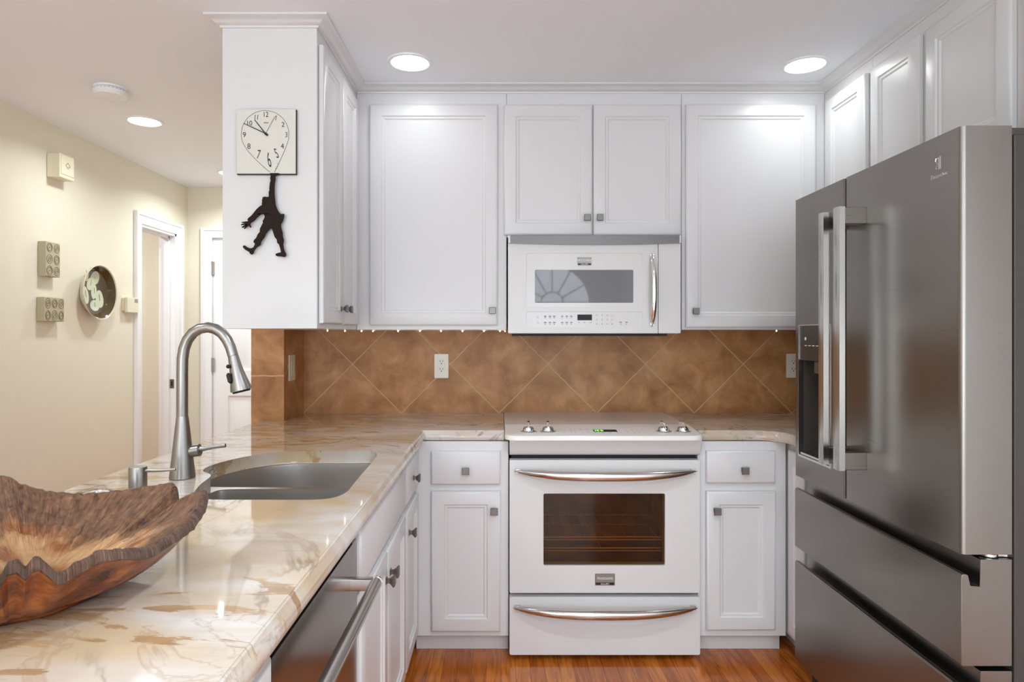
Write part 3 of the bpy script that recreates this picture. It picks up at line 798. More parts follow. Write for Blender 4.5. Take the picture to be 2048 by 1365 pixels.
rnd2 = [random.uniform(-1, 1) for _ in range(400)]
def fine_at(u, n=380): return rnd2[int((u % 1.0)*n) % 400]
bv, bf, buv, bmats = [], [], [], []
BZ = .9145
def brow(rows, k0):
    for i in range(len(rows)): bv.extend([tuple(p) for p in rows[i]])
tri_rows = []
inner = []
TI = [0.0, .08, .16, .24, .31, .38, .44, .50, .55, .60, .64, .68, .72, .76, .80, .84, .88, .92, .96, .99]
for t in TI:
    row = []
    for i, p in enumerate(R3):
        d = Vector((p.x-BC.x, p.y-BC.y)); q = BC+d*t*.965
        h = .938+(p.z-.004-.938)*(t**1.9)
        u_ = i/NT+.10*t; amp = .0030*max(0, min(1, (t-.40)/.15)); st = .0025*(1 if (t*7) % 1 < .5 else -1)*(1 if .45 < t < .7 else 0)
        an_ = i*2*PI/NT; wav = (.0025*math.sin(an_*9+t*9)*math.sin(t*14)+.0015*math.sin(an_*23+t*31)) if .1 < t < .6 else 0
        row.append((q.x, q.y, h+(ridge_at(u_)+.35*fine_at(u_))*amp+wav+st*ridge_at(i/NT, 40)))
    inner.append(row)
rim_rows = [[(BC.x+(p.x-BC.x)*s, BC.y+(p.y-BC.y)*s, p.z+dz+(ridge_at(i/NT+.10)+.3*fine_at(i/NT))*.0016) for i, p in enumerate(R3)] for s, dz in ((.972, .0), (.995, .001), (1.015, -.003), (1.026, -.013))]
outer = []
FC = Vector((-.712, wy(.966)))
for k in (.97, .90, .80, .70, .60, .50, .40, .30, .20, .12, .06, .03, 0, -.02, -.3, -.7, -1):
    row = []
    for i, p in enumerate(R3):
        ang = math.atan2(p.y-BC.y, p.x-BC.x)
        fr_ = .102*(1+.05*math.sin(3*ang+.6)+.03*math.sin(7*ang))
        f = FC+Vector((math.cos(ang), math.sin(ang)))*fr_
        r_ = Vector((BC.x+(p.x-BC.x)*1.026, BC.y+(p.y-BC.y)*1.026))
        if k >= 0:
            belly = .016*math.sin(PI*min(1, k*1.15))*(1+.5*math.sin(4*ang))
            q = f+(r_-f)*k+(r_-f).normalized()*belly*.6*(1 if k < .95 else 0)
            lip = .005*math.exp(-((k-.10)/.06)**2)
            q = q-(r_-f).normalized()*lip*1.6
            z_ = BZ+.003+(p.z-.013-BZ-.003)*(k**1.12)
        else:
            q = FC+(f-FC)*(1+k)*(.985); z_ = BZ
        row.append((q.x, q.y, z_))
    outer.append(row)
allrows = inner+rim_rows+outer
mats = [1]*7+[0]*(len(inner)-7)+[3]*4+[2]*(len(outer))
for r in allrows: bv.extend(r)
for i in range(len(allrows)-1):
    for j in range(NT):
        a, b = i*NT+j, i*NT+(j+1) % NT
        bf.append((a, b, b+NT, a+NT)); bmats.append(mats[i])
bmb = MB().add(bv, bf)
bowl = obj('wooden_bowl', bmb, [M['bowl_wall'], M['bowl_floor'], M['bowl_out'], M['bowl_rim']], smooth=60)
me = bowl.data
uvl = me.uv_layers.new(name='polar')
for p in me.polygons:
    j0 = min(v % NT for v in p.vertices); wrap = any(v % NT == NT-1 for v in p.vertices) and j0 == 0
    for li, vi in zip(p.loop_indices, p.vertices):
        j = vi % NT; r = vi//NT
        u = j if not (wrap and j == 0) else NT
        uvl.data[li].uv = (u/NT*6, r/8)
    r = min(p.vertices)//NT
    
    th_ = min(v % NT for v in p.vertices)/NT
    lim = 7+2.2*math.sin(th_*2*PI*3+1)+1.2*math.sin(th_*2*PI*11)+.8*math.sin(th_*2*PI*29)
    p.material_index = 0 if r < len(inner)-1 else mats[min(r, len(mats)-1)]
bm = bmesh.new(); bm.from_mesh(me); bmesh.ops.recalc_face_normals(bm, faces=bm.faces); bm.to_mesh(me); bm.free()
tag(bowl, 'large rough-edged carved brown wooden bowl on the marble countertop in the foreground', 'bowl')

# ------------------------------------------------------------------ range
RX0, RX1, RYF = .036, .794, wy(2.60)
rg = thing('range', 'white slide-in electric range with glass cooktop between the two floor cabinets', 'oven', ((RX0+RX1)/2, -.35, 0))
def Rz(py, d=2.6): return wz(py, d)
_wx0, _wx1, _wzt, _wzb = wx(1087, 2.6), wx(1330, 2.6), Rz(988), Rz(1132)
obj('body', MB().prism([(RX0+.006, .05), (RX1-.004, .05), (RX1-.004, .885), (RX0+.006, .885)], [[(_wx0-.055, _wzb-.055), (_wx1+.055, _wzb-.055), (_wx1+.055, _wzt+.065), (_wx0-.055, _wzt+.065)]], RYF+.055, -.03, 'xz'), M['black'], rg, True)
for fx in (RX0+.06, RX1-.06):
    for fy in (RYF+.09, -.1): obj('foot', MB().lathe([(.018, 0), (.018, .008), (.010, .012), (.010, .052)], (fx, fy, 0), 14), M['black'], rg, True)
# cooktop slab
CX0, CX1 = .0145, .8075
obj('cooktop', MB().box(CX0, CX1, wy(2.80), -.008, .905, .9185), M['cooktop'], rg, True, bevel=.003)
mk = MB()
for bx0, by0, br0 in ((.22, -.50+.12, .105), (.60, -.38, .085), (.22, -.17, .075), (.60, -.17, .10)):
    mk = MB(); mk.rings([[(bx0+rr0*math.cos(2*PI*k/48), by0+rr0*math.sin(2*PI*k/48), .9187) for k in range(48)] for rr0 in (br0, br0-.0015)], False, False)
    obj('burner_ring', mk, M['greyink'], rg, True, label='thin grey ring printed on the glass')
# control console: slanted, with rounded front corners
cons = MB(); rows = []
def conrow(yb, z, ins, r=.045):
    # outline in plan from back-left, round front corners
    p = [(CX0+ins, wy(2.80)), ]
    yf = yb
    pts_ = [(CX0+ins, wy(2.80))]
    for a in range(180, 271, 15):
        t = math.radians(a); pts_.append((CX0+ins+r+r*math.cos(t), yf+r+r*math.sin(t)))
    for a in range(270, 361, 15):
        t = math.radians(a); pts_.append((CX1-ins-r+r*math.cos(t), yf+r+r*math.sin(t)))
    pts_.append((CX1-ins, wy(2.80)))
    return pts_
yf = wy(2.565)
def zslope(y): t = (y-wy(2.80))/(yf-wy(2.80)); return .9195-.013*max(0, min(1, t))
plan0 = conrow(yf, 0, .0)
rows = [[(x, y, zslope(y)-.030 if True else 0) for x, y in plan0]]
rows = [[(x, y, .888) for x, y in plan0], [(x, y, zslope(y)-.006) for x, y in plan0]]
plan1 = conrow(yf+.003, 0, .002); rows.append([(x, y, zslope(y)-.001) for x, y in plan1])
plan2 = conrow(yf+.007, 0, .006); rows.append([(x, y, zslope(y)) for x, y in plan2])
cons.rings(rows)
con = obj('control_panel', cons, M['bisque'], rg, True, smooth=40)
obj('console_skirt', MB().add(*(lambda P: ([p for r in P for p in r], [(i*2, i*2+1, i*2+3, i*2+2) for i in range(len(P)-1)]))(
    [[(RX0-.002, y, z), (RX1+.002, y, z)] for y, z in ((yf+.006, .888), (yf+.010, .880), (yf+.022, .862), (yf+.032, .845), (yf+.036, .832), (yf+.044, .824), (yf+.10, .824), (yf+.10, .888), (yf+.006, .888))])), M['appl'], rg, True, smooth=50)
for k, (px, py) in enumerate(((1057, 857), (1096, 857), (1327, 858), (1365.5, 858))):
    d = 2.66; x = wx(px, d); y = wy(d)+.0; z = zslope(y)
    ko = obj('knob', MB().lathe([(.026, z-.002), (.026, z+.002), (.023, z+.0045), (.0225, z+.010), (.019, z+.016), (.012, z+.0175)], (x, y, 0), 28), M['chrome'], con, True)
    a = math.radians((0, 0, 24, 24)[k])
    grip = MB(); rs = []
    for u, hgt in ((-.022, .014), (-.015, .024), (-.004, .034), (.008, .040), (.018, .039), (.020, .030)):
        rs.append([tuple(Vector((x, y, z))+Matrix.Rotation(a, 3, 'Z') @ Vector((sx*.0052, u, hz_))) for sx, hz_ in ((-1, .008), (1, .008), (1, hgt), (-1, hgt))])
    grip.rings(rs)
    obj('grip', grip, M['chrome'], ko, True, bevel=.002)
    obj('knob_ring', MB().lathe([(.033, z-.0006), (.033, z+.0004), (.031, z+.0004)], (x, y, 0), 32), M['greyink'], con, True)
dx0, dx1 = wx(1187, 2.66), wx(1234, 2.66); dyc = wy(2.665)
def slab(x0, x1, y0, y1, h=.0006):
    return MB().add([(x0, y0, zslope(y0)+h), (x1, y0, zslope(y0)+h), (x1, y1, zslope(y1)+h), (x0, y1, zslope(y1)+h), (x0, y0, zslope(y0)-.001), (x1, y0, zslope(y0)-.001), (x1, y1, zslope(y1)-.001), (x0, y1, zslope(y1)-.001)],
                    [(0, 1, 2, 3), (4, 7, 6, 5), (0, 4, 5, 1), (1, 5, 6, 2), (2, 6, 7, 3), (3, 7, 4, 0)])
dp = obj('display', slab(dx0, dx1, dyc-.022, dyc+.022), M['black'], con, True)
dg = MB()
for k in range(8):
    if k == 4: continue
    xx = dx0+.006+k*.0047
    for yy in (-.010, -.001, .008):
        if (k*7+int(yy*1000)) % 3: s_ = slab(xx, xx+.0034, dyc+yy, dyc+yy+.0035, .001); dg.add(s_.v, s_.f)
    s_ = slab(xx, xx+.0010, dyc-.010, dyc+.011, .001); dg.add(s_.v, s_.f)
obj('digits', dg, M['digits'], dp, True)
pm = MB()
for px0, px1, nx, ys in ((1142, 1150, 2, (.03, 0, -.035)), (1163, 1176, 2, (.03, .012, -.035)), (1240, 1266, 3, (.025, .005, -.02, -.038)), (1276, 1286, 2, (.02, -.035)), (1190, 1232, 4, (-.032,)), (1190, 1232, 4, (-.045,))):
    for i in range(nx):
        xx = wx(px0+(px1-px0)*i/(nx-1), 2.66)
        for yy in ys:
            obj('key_mark', slab(xx-.003, xx+.003, dyc+yy, dyc+yy+.003, .0004), M['greyink'], con, True)
for px in (1082, 1127, 1347): obj('key_mark', slab(wx(px, 2.66)-.003, wx(px, 2.66)+.003, wy(2.63), wy(2.63)+.004, .0004), M['greyink'], con, True)
# oven door with recessed glass window
X0, X1 = RX0-.002, RX1+.002
zt, zb = Rz(921), Rz(1187)
wx0, wx1, wzt, wzb = wx(1087, 2.6), wx(1330, 2.6), Rz(988), Rz(1132)
od = obj('oven_door', MB().prism(rr(X0, X1, zb, zt, .004, 2), [rr(wx0, wx1, wzb, wzt, .006, 3)], RYF, RYF+.045, 'xz'), M['appl'], rg, True, bevel=.0025)
obj('door_glass', MB().box(wx0-.002, wx1+.002, RYF+.010, RYF+.014, wzb-.002, wzt+.002), M['ovenglass'], od, True)
cav = MB()
cx0, cx1, cz0, cz1, cy0, cy1 = wx0-.05, wx1+.05, wzb-.05, wzt+.06, RYF+.052, RYF+.50
cav.add([(cx0, cy0, cz0), (cx1, cy0, cz0), (cx1, cy1, cz0), (cx0, cy1, cz0), (cx0, cy0, cz1), (cx1, cy0, cz1), (cx1, cy1, cz1), (cx0, cy1, cz1)],
        [(0, 1, 2, 3), (4, 7, 6, 5), (1, 5, 6, 2), (2, 6, 7, 3), (3, 7, 4, 0)])
obj('oven_cavity', cav, M['enamel_reflection'], rg, True, smooth=0)
rk = MB()
def wire(y, z, r=.0016): rk.tube([(wx0-.04, y, z), (wx1+.03, y, z)], r, 6)
for y, py in ((RYF+.09, 1084), (RYF+.09, 1120)):
    d = y-CAMY; wire(y, wz(py, d)+.0)
def rack_mb(z, wires=9):
    mb = MB()
    for y in (RYF+.09, RYF+.46): mb.tube([(wx0-.045, y, z), (wx1+.045, y, z)], .0022, 6)
    mb.tube([(wx0-.045, RYF+.088, z+.012), (wx1+.045, RYF+.088, z+.012)], .0025, 6)
    for k in range(wires):
        x = wx0-.03+(wx1-wx0+.06)*k/(wires-1); mb.tube([(x, RYF+.09, z+.013), (x, RYF+.46, z)], .0014, 5)
    return mb
obj('oven_rack', rack_mb(wz(1080, 2.69), 14), M['rack'], rg, True)
obj('oven_rack', rack_mb(wz(1102, 2.69), 3), M['rack'], rg, True)
def bow_handle(z, parent, sag=.012, out=.052, xa=1029, xb=1392, rz=.0185):
    x0, x1 = wx(xa, 2.6), wx(xb, 2.6); n = 25; mb = MB(); rs = []
    for i in range(n):
        t = i/(n-1); u = 2*t-1; x = x0+(x1-x0)*t
        bw = 1-abs(u)**2.6
        y = RYF-.010-out*bw; zz = z-sag*bw
        e = (1-abs(u)**7)**.5 if abs(u) < 1 else 0
        a = max(.0015, rz*(.62+.38*bw)*e); b = max(.0015, .0105*e)
        rs.append([(x, y+b*math.cos(2*PI*k/18)-(.004 if math.cos(2*PI*k/18) < -.5 else 0), zz+a*math.sin(2*PI*k/18)) for k in range(18)])
    mb.rings(rs)
    for s in (x0+.016, x1-.016): mb.box(s-.010, s+.010, RYF-.014, RYF+.002, z-.008, z+.007)
    return obj('handle', mb, M['handle'], parent, True, smooth=50, label='bowed chrome handle')
bow_handle(Rz(941)-.001, od)
def badge(px0, px1, py0, py1, d, y, parent, big, small):
    x0, x1, z1, z0 = wx(px0, d), wx(px1, d), wz(py0, d), wz(py1, d)
    b = obj('badge', MB().prism(rr(x0, x1, z0, z1, .002, 3), [], y-.003, y+.001, 'xz'), M['pewter'], parent, True, bevel=.0006)
    hgt = z1-z0
    obj('badge_face', MB().prism(rr(x0+.003, x1-.003, z0+hgt*.27, z1-.003, .001, 2), [], y-.0036, y-.002, 'xz'), M['badge'], b, True)
    obj('badge_band', MB().prism(rr(x0+.003, x1-.003, z0+.002, z0+hgt*.24, .001, 2), [], y-.0036, y-.002, 'xz'), M['black'], b, True)
    for body, sz, zz, mt in ((big, .0125, z0+hgt*.6, M['outlet']), (small, .0085, z0+hgt*.13, M['outlet'])):
        t = text('lettering', body, sz, mt, None, (0, 0, 0))
        t.data.transform(Matrix.Translation(((x0+x1)/2, y-.0040, zz)) @ Matrix.Rotation(PI/2, 4, 'X'))
        t.location = (0, 0, 0); t.rotation_euler = (0, 0, 0)
        pm_ = world_of(b); t.data.transform(pm_.inverted()); t.parent = b
    return b
def world_of(o):
    m = Matrix.Identity(4)
    while o is not None:
        m = (Matrix.Translation(o.location) @ o.rotation_euler.to_matrix().to_4x4()) @ m; o = o.parent
    return m
badge(1190, 1229.5, 1148, 1171, 2.6, RYF, od, 'FRIGIDAIRE', 'GALLERY')
dr_ = obj('warming_drawer', MB().prism(rr(X0, X1+.001, Rz(1311), Rz(1195), .007, 3), [], RYF, RYF+.045, 'xz'), M['appl'], rg, True, bevel=.004, seg=3)
bow_handle(Rz(1215)+.002, dr_, .010, .050, 1027, 1393, .0180)

# ------------------------------------------------------------------ microwave
MD = 2.845; MY = wy(MD)
def mx_(px): return wx(px, MD)
def mz(py): return wz(py, MD)
mw = thing('microwave', 'white over-the-range microwave with chrome handle above the range', 'microwave', ((mx_(1015)+mx_(1362))/2, -.2, mz(668)))
obj('body', MB().box(mx_(1019), mx_(1361), MY+.032, -.010, mz(668)+.001, 1.7405), M['appl'], mw, True, bevel=.002)
obj('bottom_grille', MB().box(mx_(1027), mx_(1340), MY+.05, -.05, mz(668)-.010, mz(668)+.001), M['black'], mw, True)
# face panels bow gently outward
def face(x0, x1, z0, z1, holes=(), n=24):
    xc, hw_ = (mx_(1016)+mx_(1361))/2, (mx_(1361)-mx_(1016))/2
    return MB().prism(rr(x0, x1, z0, z1, .004, 2), holes, MY, MY+.030, 'xz')
md = obj('door', face(mx_(1016), mx_(1316), mz(668)+.002, mz(484), [rr(mx_(1053), mx_(1284), mz(614), mz(507), .008, 4), rr(mx_(1053), mx_(1284), mz(654), mz(624), .006, 4)]), M['appl'], mw, True, bevel=.002)
obj('side_panel', face(mx_(1317), mx_(1361.5), mz(668)+.002, mz(484)), M['appl'], mw, True, bevel=.002)
wp = obj('window_panel', MB().prism(rr(mx_(1052.5), mx_(1284.5), mz(614.5), mz(506.5), .008, 4), [rr(mx_(1070), mx_(1267), mz(606), mz(540), .005, 4)], MY+.003, MY+.014, 'xz'), M['applglass'], md, True, bevel=.0008)
obj('window_glass', MB().prism(rr(mx_(1069.5), mx_(1267.5), mz(606.5), mz(539.5), .005, 4), [], MY+.0042, MY+.012, 'xz'), M['microglass'], md, True, label='dark grey reflective glass')
cp = obj('control_panel', MB().prism(rr(mx_(1052.5), mx_(1284.5), mz(654.5), mz(623.5), .006, 4), [], MY+.002, MY+.012, 'xz'), M['applglass'], md, True)
obj('display', MB().box(mx_(1155), mx_(1184), MY+.0012, MY+.004, mz(641), mz(629.5)), M['black'], cp, True)
def mark(px, py, w_=5, h_=2.6):
    obj('key_mark', MB().box(mx_(px-w_/2), mx_(px+w_/2), MY+.0014, MY+.004, mz(py+h_/2), mz(py-h_/2)), M['greyink'], cp, True)
def ringmark(px, py, r, r2):
    km = MB().rings([[(mx_(px)+(q*math.cos(a)), MY+.0014, mz(py)+(q*math.sin(a))) for a in [2*PI*i/12 for i in range(12)]] for q in (r, r2)], False, False)
    obj('key_mark', km, M['greyink'], cp, True)
for px in (1090.5, 1100, 1108.5):
    mark(px, 633), mark(px, 636, 3.6, 1.2); mark(px, 645.5), mark(px, 649, 2, 2)
for px in (1124.5, 1133.5, 1142.5):
    mark(px, 633, 4.6), mark(px, 636.2, 3, 1.0); mark(px, 645.5, 4.6), mark(px, 649, 2, 1.6)
for i, px in enumerate((1193.5, 1204, 1214.5)):
    for py in (631, 639.8, 648.6): mark(px, py, 1.4, 2.6)
mark(1224.5, 648.6, 2, 2.6)
for py in (631.5, 640): ringmark(1224.5, py, .0052, .0044)
for px in (1241.5, 1253): mark(px, 645, 4.6), mark(px, 649, 2, 1.6)
for px in (1158, 1169, 1181): mark(px, 645.5, 4, 1.2)
ringmark(1075.2, 634.8, .0048, .0036)
km = MB().tube([(mx_(1072.8), MY+.0014, mz(648)), (mx_(1075.2), MY+.0014, mz(644)), (mx_(1077.6), MY+.0014, mz(648))], .0006, 5)
obj('key_mark', km, M['greyink'], cp, True)
badge(1155, 1183, 515, 531, MD, MY+.003, wp, 'FRIGIDAIRE', 'GALLERY')
# stainless vent strip, bowed underside
sx0, sx1 = mx_(1017), mx_(1360.5); ol = [(sx0, mz(476)), (sx0, mz(487))]
low = [(sx0+(sx1-sx0)*t/20, mz(487)-.0075*(1-(2*t/20-1)**2)) for t in range(21)]
strip = [(sx0, 1.7400)]+low+[(sx1, 1.7400)]
vs = obj('vent_strip', MB().prism(strip, [], MY-.010, MY+.030, 'xz'), M['vent'], mw, True, bevel=.002)
for a, b in ((sx0-.0015, sx0+.008), (sx1-.006, sx1+.0015)): obj('vent_end_cap', MB().box(a, b, MY-.0115, MY+.03, mz(487), 1.7395), M['appl'], vs, True, bevel=.0015)
hp = []
n = 21; x_ = mx_(1303); z0, z1 = mz(654), mz(507); mb = MB(); rs = []
for i in range(n):
    t = i/(n-1); u = 2*t-1; bw = 1-abs(u)**2.4; e = (1-abs(u)**6)**.5 if abs(u) < 1 else 0
    y = MY-.008-.034*bw; a = max(.001, (.0135+.004*bw)*e*.72); b = max(.001, .009*e)
    rs.append([(x_+.003*bw+a*math.cos(2*PI*k/18), y+b*math.sin(2*PI*k/18), z0+(z1-z0)*t) for k in range(18)])
mb.rings(rs)
for zz in (z0+.014, z1-.014): mb.box(x_-.007, x_+.007, MY-.012, MY+.001, zz-.008, zz+.008)
obj('handle', mb, M['chrome'], md, True, smooth=50, label='bowed chrome handle')

# ------------------------------------------------------------------ refrigerator
FXF = 1.10
fd0, fd1, fds = 1.553, 2.432, 2.0805
FT, FB = 1.808, .782
fr = thing('refrigerator', 'dark stainless french-door refrigerator with two lower drawers', 'refrigerator', (1.45, wy(2.0), 0))
obj('body', MB().prism([(FXF+.128, wy(fd0)+.002), (1.79, wy(fd0)+.002), (1.79, wy(fd1)-.002), (FXF+.128, wy(fd1)-.002)], [], .02, FT-.020, 'xy'), M['fridge_body'], fr, True, bevel=.004)
obj('hinge_cover', MB().box(FXF+.124, FXF+.24, wy(fd0)+.004, wy(fd0)+.07, FT-.022, FT-.003), M['fridge_body'], fr, True, bevel=.004)
obj('hinge_cover', MB().box(FXF+.124, FXF+.24, wy(fd1)-.07, wy(fd1)-.004, FT-.022, FT-.003), M['fridge_body'], fr, True, bevel=.004)
def rplan(y0, y1, r=.012, x1=FXF+.121):
    pts_ = [(x1, y0)]
    for a in range(270, 179, -18): t = math.radians(a); pts_.append((FXF+r+r*math.cos(t), y0+r+r*math.sin(t)))
    for a in range(180, 89, -18): t = math.radians(a); pts_.append((FXF+r+r*math.cos(t), y1-r+r*math.sin(t)))
    return pts_+[(x1, y1)]
# dispenser door has an opening
dyA, dyB = wy(2.170), wy(2.403)
dzt, dzm, dzb = 1.343, 1.214, .894
nd = obj('door', MB().prism(rplan(wy(fd0), wy(fds)-.0015), [], FB, FT, 'xy'), M['fridge'], fr, True, smooth=30)
fdm = MB().prism(rplan(wy(fds)+.0015, wy(fd1)), [], dzt, FT, 'xy').prism(rplan(wy(fds)+.0015, wy(fd1)), [], FB, dzb-.035, 'xy')
fdm.prism(rplan(wy(fds)+.0015, dyA, .012), [], dzb-.035, dzt, 'xy').prism(rplan(dyB, wy(fd1), .012), [], dzb-.035, dzt, 'xy')
fdoor = MB()
# single clean shell: profile ring around the opening
y0_, y1_ = wy(fds)+.0015, wy(fd1)
fdoor.prism([(y0_+.006, FB), (y1_-.006, FB), (y1_-.006, FT), (y0_+.006, FT)], [[(dyA, dzb-.035), (dyB, dzb-.035), (dyB, dzt), (dyA, dzt)]], FXF, FXF+.121, 'yz')
for yy in (y0_, y1_-.0061):
    fdoor.box(FXF+.003, FXF+.121, yy, yy+.0061, FB, FT)
fdo = obj('door', fdoor, M['fridge'], fr, True, smooth=30)
di = obj('dispenser', MB().prism([(dyA, dzb-.035), (dyB, dzb-.035), (dyB, dzt), (dyA, dzt)], [[(dyA+.004, dzb-.027), (dyB-.004, dzb-.027), (dyB-.004, dzt-.004), (dyA+.004, dzt-.004)]], FXF-.002, FXF+.02, 'yz'), M['fridge_bar'], fdo, True)
obj('control_face', MB().box(FXF+.001, FXF+.02, dyA+.003, dyB-.003, dzm, dzt-.003), M['recess'], di, True, bevel=.001, label='dark glossy control face')
nc = MB(); nx0, nx1 = FXF+.004, FXF+.095
nc.add([(nx0, dyA+.003, dzb-.028), (nx0, dyB-.003, dzb-.028), (nx0, dyB-.003, dzm), (nx0, dyA+.003, dzm), (nx1, dyA+.010, dzb), (nx1, dyB-.010, dzb), (nx1, dyB-.010, dzm), (nx1, dyA+.010, dzm)],
       [(4, 5, 6, 7), (0, 1, 5, 4), (1, 2, 6, 5), (2, 3, 7, 6), (3, 0, 4, 7)])
obj('niche', nc, M['recess'], di, True, smooth=0)
obj('drip_tray', MB().box(FXF+.002, FXF+.09, dyA+.012, dyB-.012, dzb-.026, dzb-.018), M['fridge_bar'], di, True)
obj('nozzle', MB().box(FXF+.015, FXF+.06, (dyA+dyB)/2-.03, (dyA+dyB)/2+.03, dzm-.045, dzm-.001), M['fridge'], di, True, bevel=.003)
im = MB().lathe([(.006, -.0006), (.006, .0004)], (FXF, dyB-.055, 1.292), 14, 'x')
for k in range(4): im.box(FXF+.0002, FXF+.0012, dyB-.055-k*.028-.008, dyB-.055-k*.028+.008, 1.266, 1.269)
obj('control_marks', im, M['outlet'], di, True)
# drawers with a scooped finger channel along the top
def fdrawer(z0, z1, ztop, name='freezer_drawer'):
    prof = [(FXF, z0+.003), (FXF+.003, z0), (FXF+.121, z0), (FXF+.121, ztop), (FXF+.046, ztop), (FXF+.044, z1-.030), (FXF+.022, z1-.028), (FXF+.016, z1-.002), (FXF+.008, z1), (FXF+.003, z1-.001), (FXF, z1-.006)]
    mb = MB()
    rs = [[(x, y, z) for x, z in prof] for y in (wy(fd0), wy(fd1))]
    n_ = len(prof); vs_ = rs[0]+rs[1]
    tr = tessellate_polygon([[Vector((x, z, 0)) for x, z in prof]])
    fs_ = [tuple(t) for t in tr]+[tuple(i+n_ for i in t) for t in tr]+[(j, (j+1) % n_, (j+1) % n_+n_, j+n_) for j in range(n_)]
    mb.add(vs_, fs_)
    return obj(name, mb, M['fridge'], fr, True, smooth=30, bevel=.001)
fdrawer(.515, .735, .770)
fdrawer(.10, .462, .503)
obj('base_grille', MB().box(FXF+.06, FXF+.13, wy(fd0)+.01, wy(fd1)-.01, .012, .095), M['fridge_body'], fr, True)
hg = MB().lathe([(.020, FB-.010), (.020, FB-.004)], (FXF+.085, wy(fd0)+.028, 0), 20).box(FXF+.085, FXF+.13, wy(fd0)+.014, wy(fd0)+.042, FB-.010, FB-.005)
obj('hinge', hg, M['chrome'], fr, True)
# handles: ribbed bars on square standoffs
def fhandle(door, ya, yb, bracket_side):
    w_ = yb-ya; xo = FXF-.085
    prof = [(ya, xo+.020), (ya, xo+.004)]
    for k in range(9):
        t = k/8; prof.append((ya+w_*t, xo+.003*abs(2*t-1)**2+(.0012 if k % 2 else 0)))
    prof += [(yb, xo+.004), (yb, xo+.020)]
    mb = MB().prism([(x, y) for y, x in prof], [], .897, 1.694, 'xy')
    h = obj('handle', mb, M['fridge_bar'], door, True, smooth=50, label='bright ribbed steel handle')
    for z0_, z1_ in ((1.642, 1.692), (.899, .951)):
        obj('standoff', MB().box(xo+.018, FXF+.001, ya+.001, yb-.001, z0_, z1_), M['fridge'], h, True, bevel=.002)
    return h
fhandle(nd, wy(1.955), wy(1.992), 0)
fhandle(fdo, wy(2.052), wy(2.084), 0)
# embossed emblem and wordmark on the near door
em = MB(); ey = wy(FXF*F/(1878-1002)); ez = wz(326, ey-CAMY)
def bar(u0, u1, v0, v1): em.box(FXF-.0008, FXF+.001, ey-u1, ey-u0, ez+v0, ez+v1)
bar(.004, .0065, -.016, .016); bar(-.001, .002, -.016, .014)
em.tube([(FXF, ey+.011, ez+.014), (FXF, ey+.013, ez+.006), (FXF, ey+.004, ez-.001), (FXF, ey+.011, ez-.010), (FXF, ey+.009, ez-.015)], .0012, 6)
em.tube([(FXF, ey+.001, ez+.013), (FXF, ey+.008, ez+.012)], .001, 6); em.tube([(FXF, ey+.001, ez-.014), (FXF, ey-.006, ez-.015)], .001, 6)
obj('emblem', em, M['fridge_bar'], nd, True)
t = text('lettering', 'Electrolux', .0135, M['fridge_bar'], None, (0, 0, 0), scale=(1.1, 1, 1))
t.data.transform(Matrix.Translation((FXF-.0004, ey, ez-.032)) @ Matrix.Rotation(-PI/2, 4, 'Z') @ Matrix.Rotation(PI/2, 4, 'X'))
t.data.transform(world_of(nd).inverted()); t.location = (0, 0, 0); t.rotation_euler = (0, 0, 0); t.parent = nd

# ------------------------------------------------------------------ wall clock with hanging figure
CD = 2.272; CY = wy(CD)
def cpt(u, v): return (wx(440+u/3.9, CD), wz(190+v/3.9, CD))     # traced outline -> metres in the clock plane
ck = thing('wall_clock', 'square white clock with stretched dial and dark dangling figure on the white cabinet end', 'clock', (wx(532, CD), CY, wz(283, CD)))
x0, z1 = cpt(130, 112); x1, z0 = cpt(590, 614)
obj('case', MB().box(x0-.0008, x1+.0018, CY+.002, yl0-.0005, z0-.0030, z1+.0008), M['ink'], ck, True, bevel=.001)
obj('dial', MB().box(x0, x1, CY, CY+.0022, z0, z1), M['dial'], ck, True)
def ribbon(pts2, wd, y0=-.0005, closed=False, z=None):
    mb = MB(); P = [Vector(cpt(*p)) for p in pts2]
    if not isinstance(wd, (list, tuple)): wd = [wd]*len(P)
    L, Rr = [], []
    for i, p in enumerate(P):
        a = P[i-1] if (i or closed) else P[i]; b = P[(i+1) % len(P)] if (i < len(P)-1 or closed) else P[i]
        t = (b-a).normalized(); n_ = Vector((-t.y, t.x)); L.append(p+n_*wd[i]); Rr.append(p-n_*wd[i])
    for yy in (CY+y0,):
        vs_ = [(q.x, yy, q.y) for q in L]+[(q.x, yy, q.y) for q in Rr]
        m_ = len(P); mb.add(vs_, [(j, (j+1) % m_, (j+1) % m_+m_, j+m_) for j in range(m_ if closed else m_-1)])
    return mb
bl = [(352+186*math.cos(math.radians(a)), 308-186*math.sin(math.radians(a))) for a in range(-18, 199, 6)]
bl = [(425, 603), (455, 545), (495, 455), (520, 395)]+bl+[(185, 385), (215, 435), (275, 500), (335, 557), (390, 603)]
obj('dial_outline', ribbon(bl, .0007), M['ink'], ck, True)
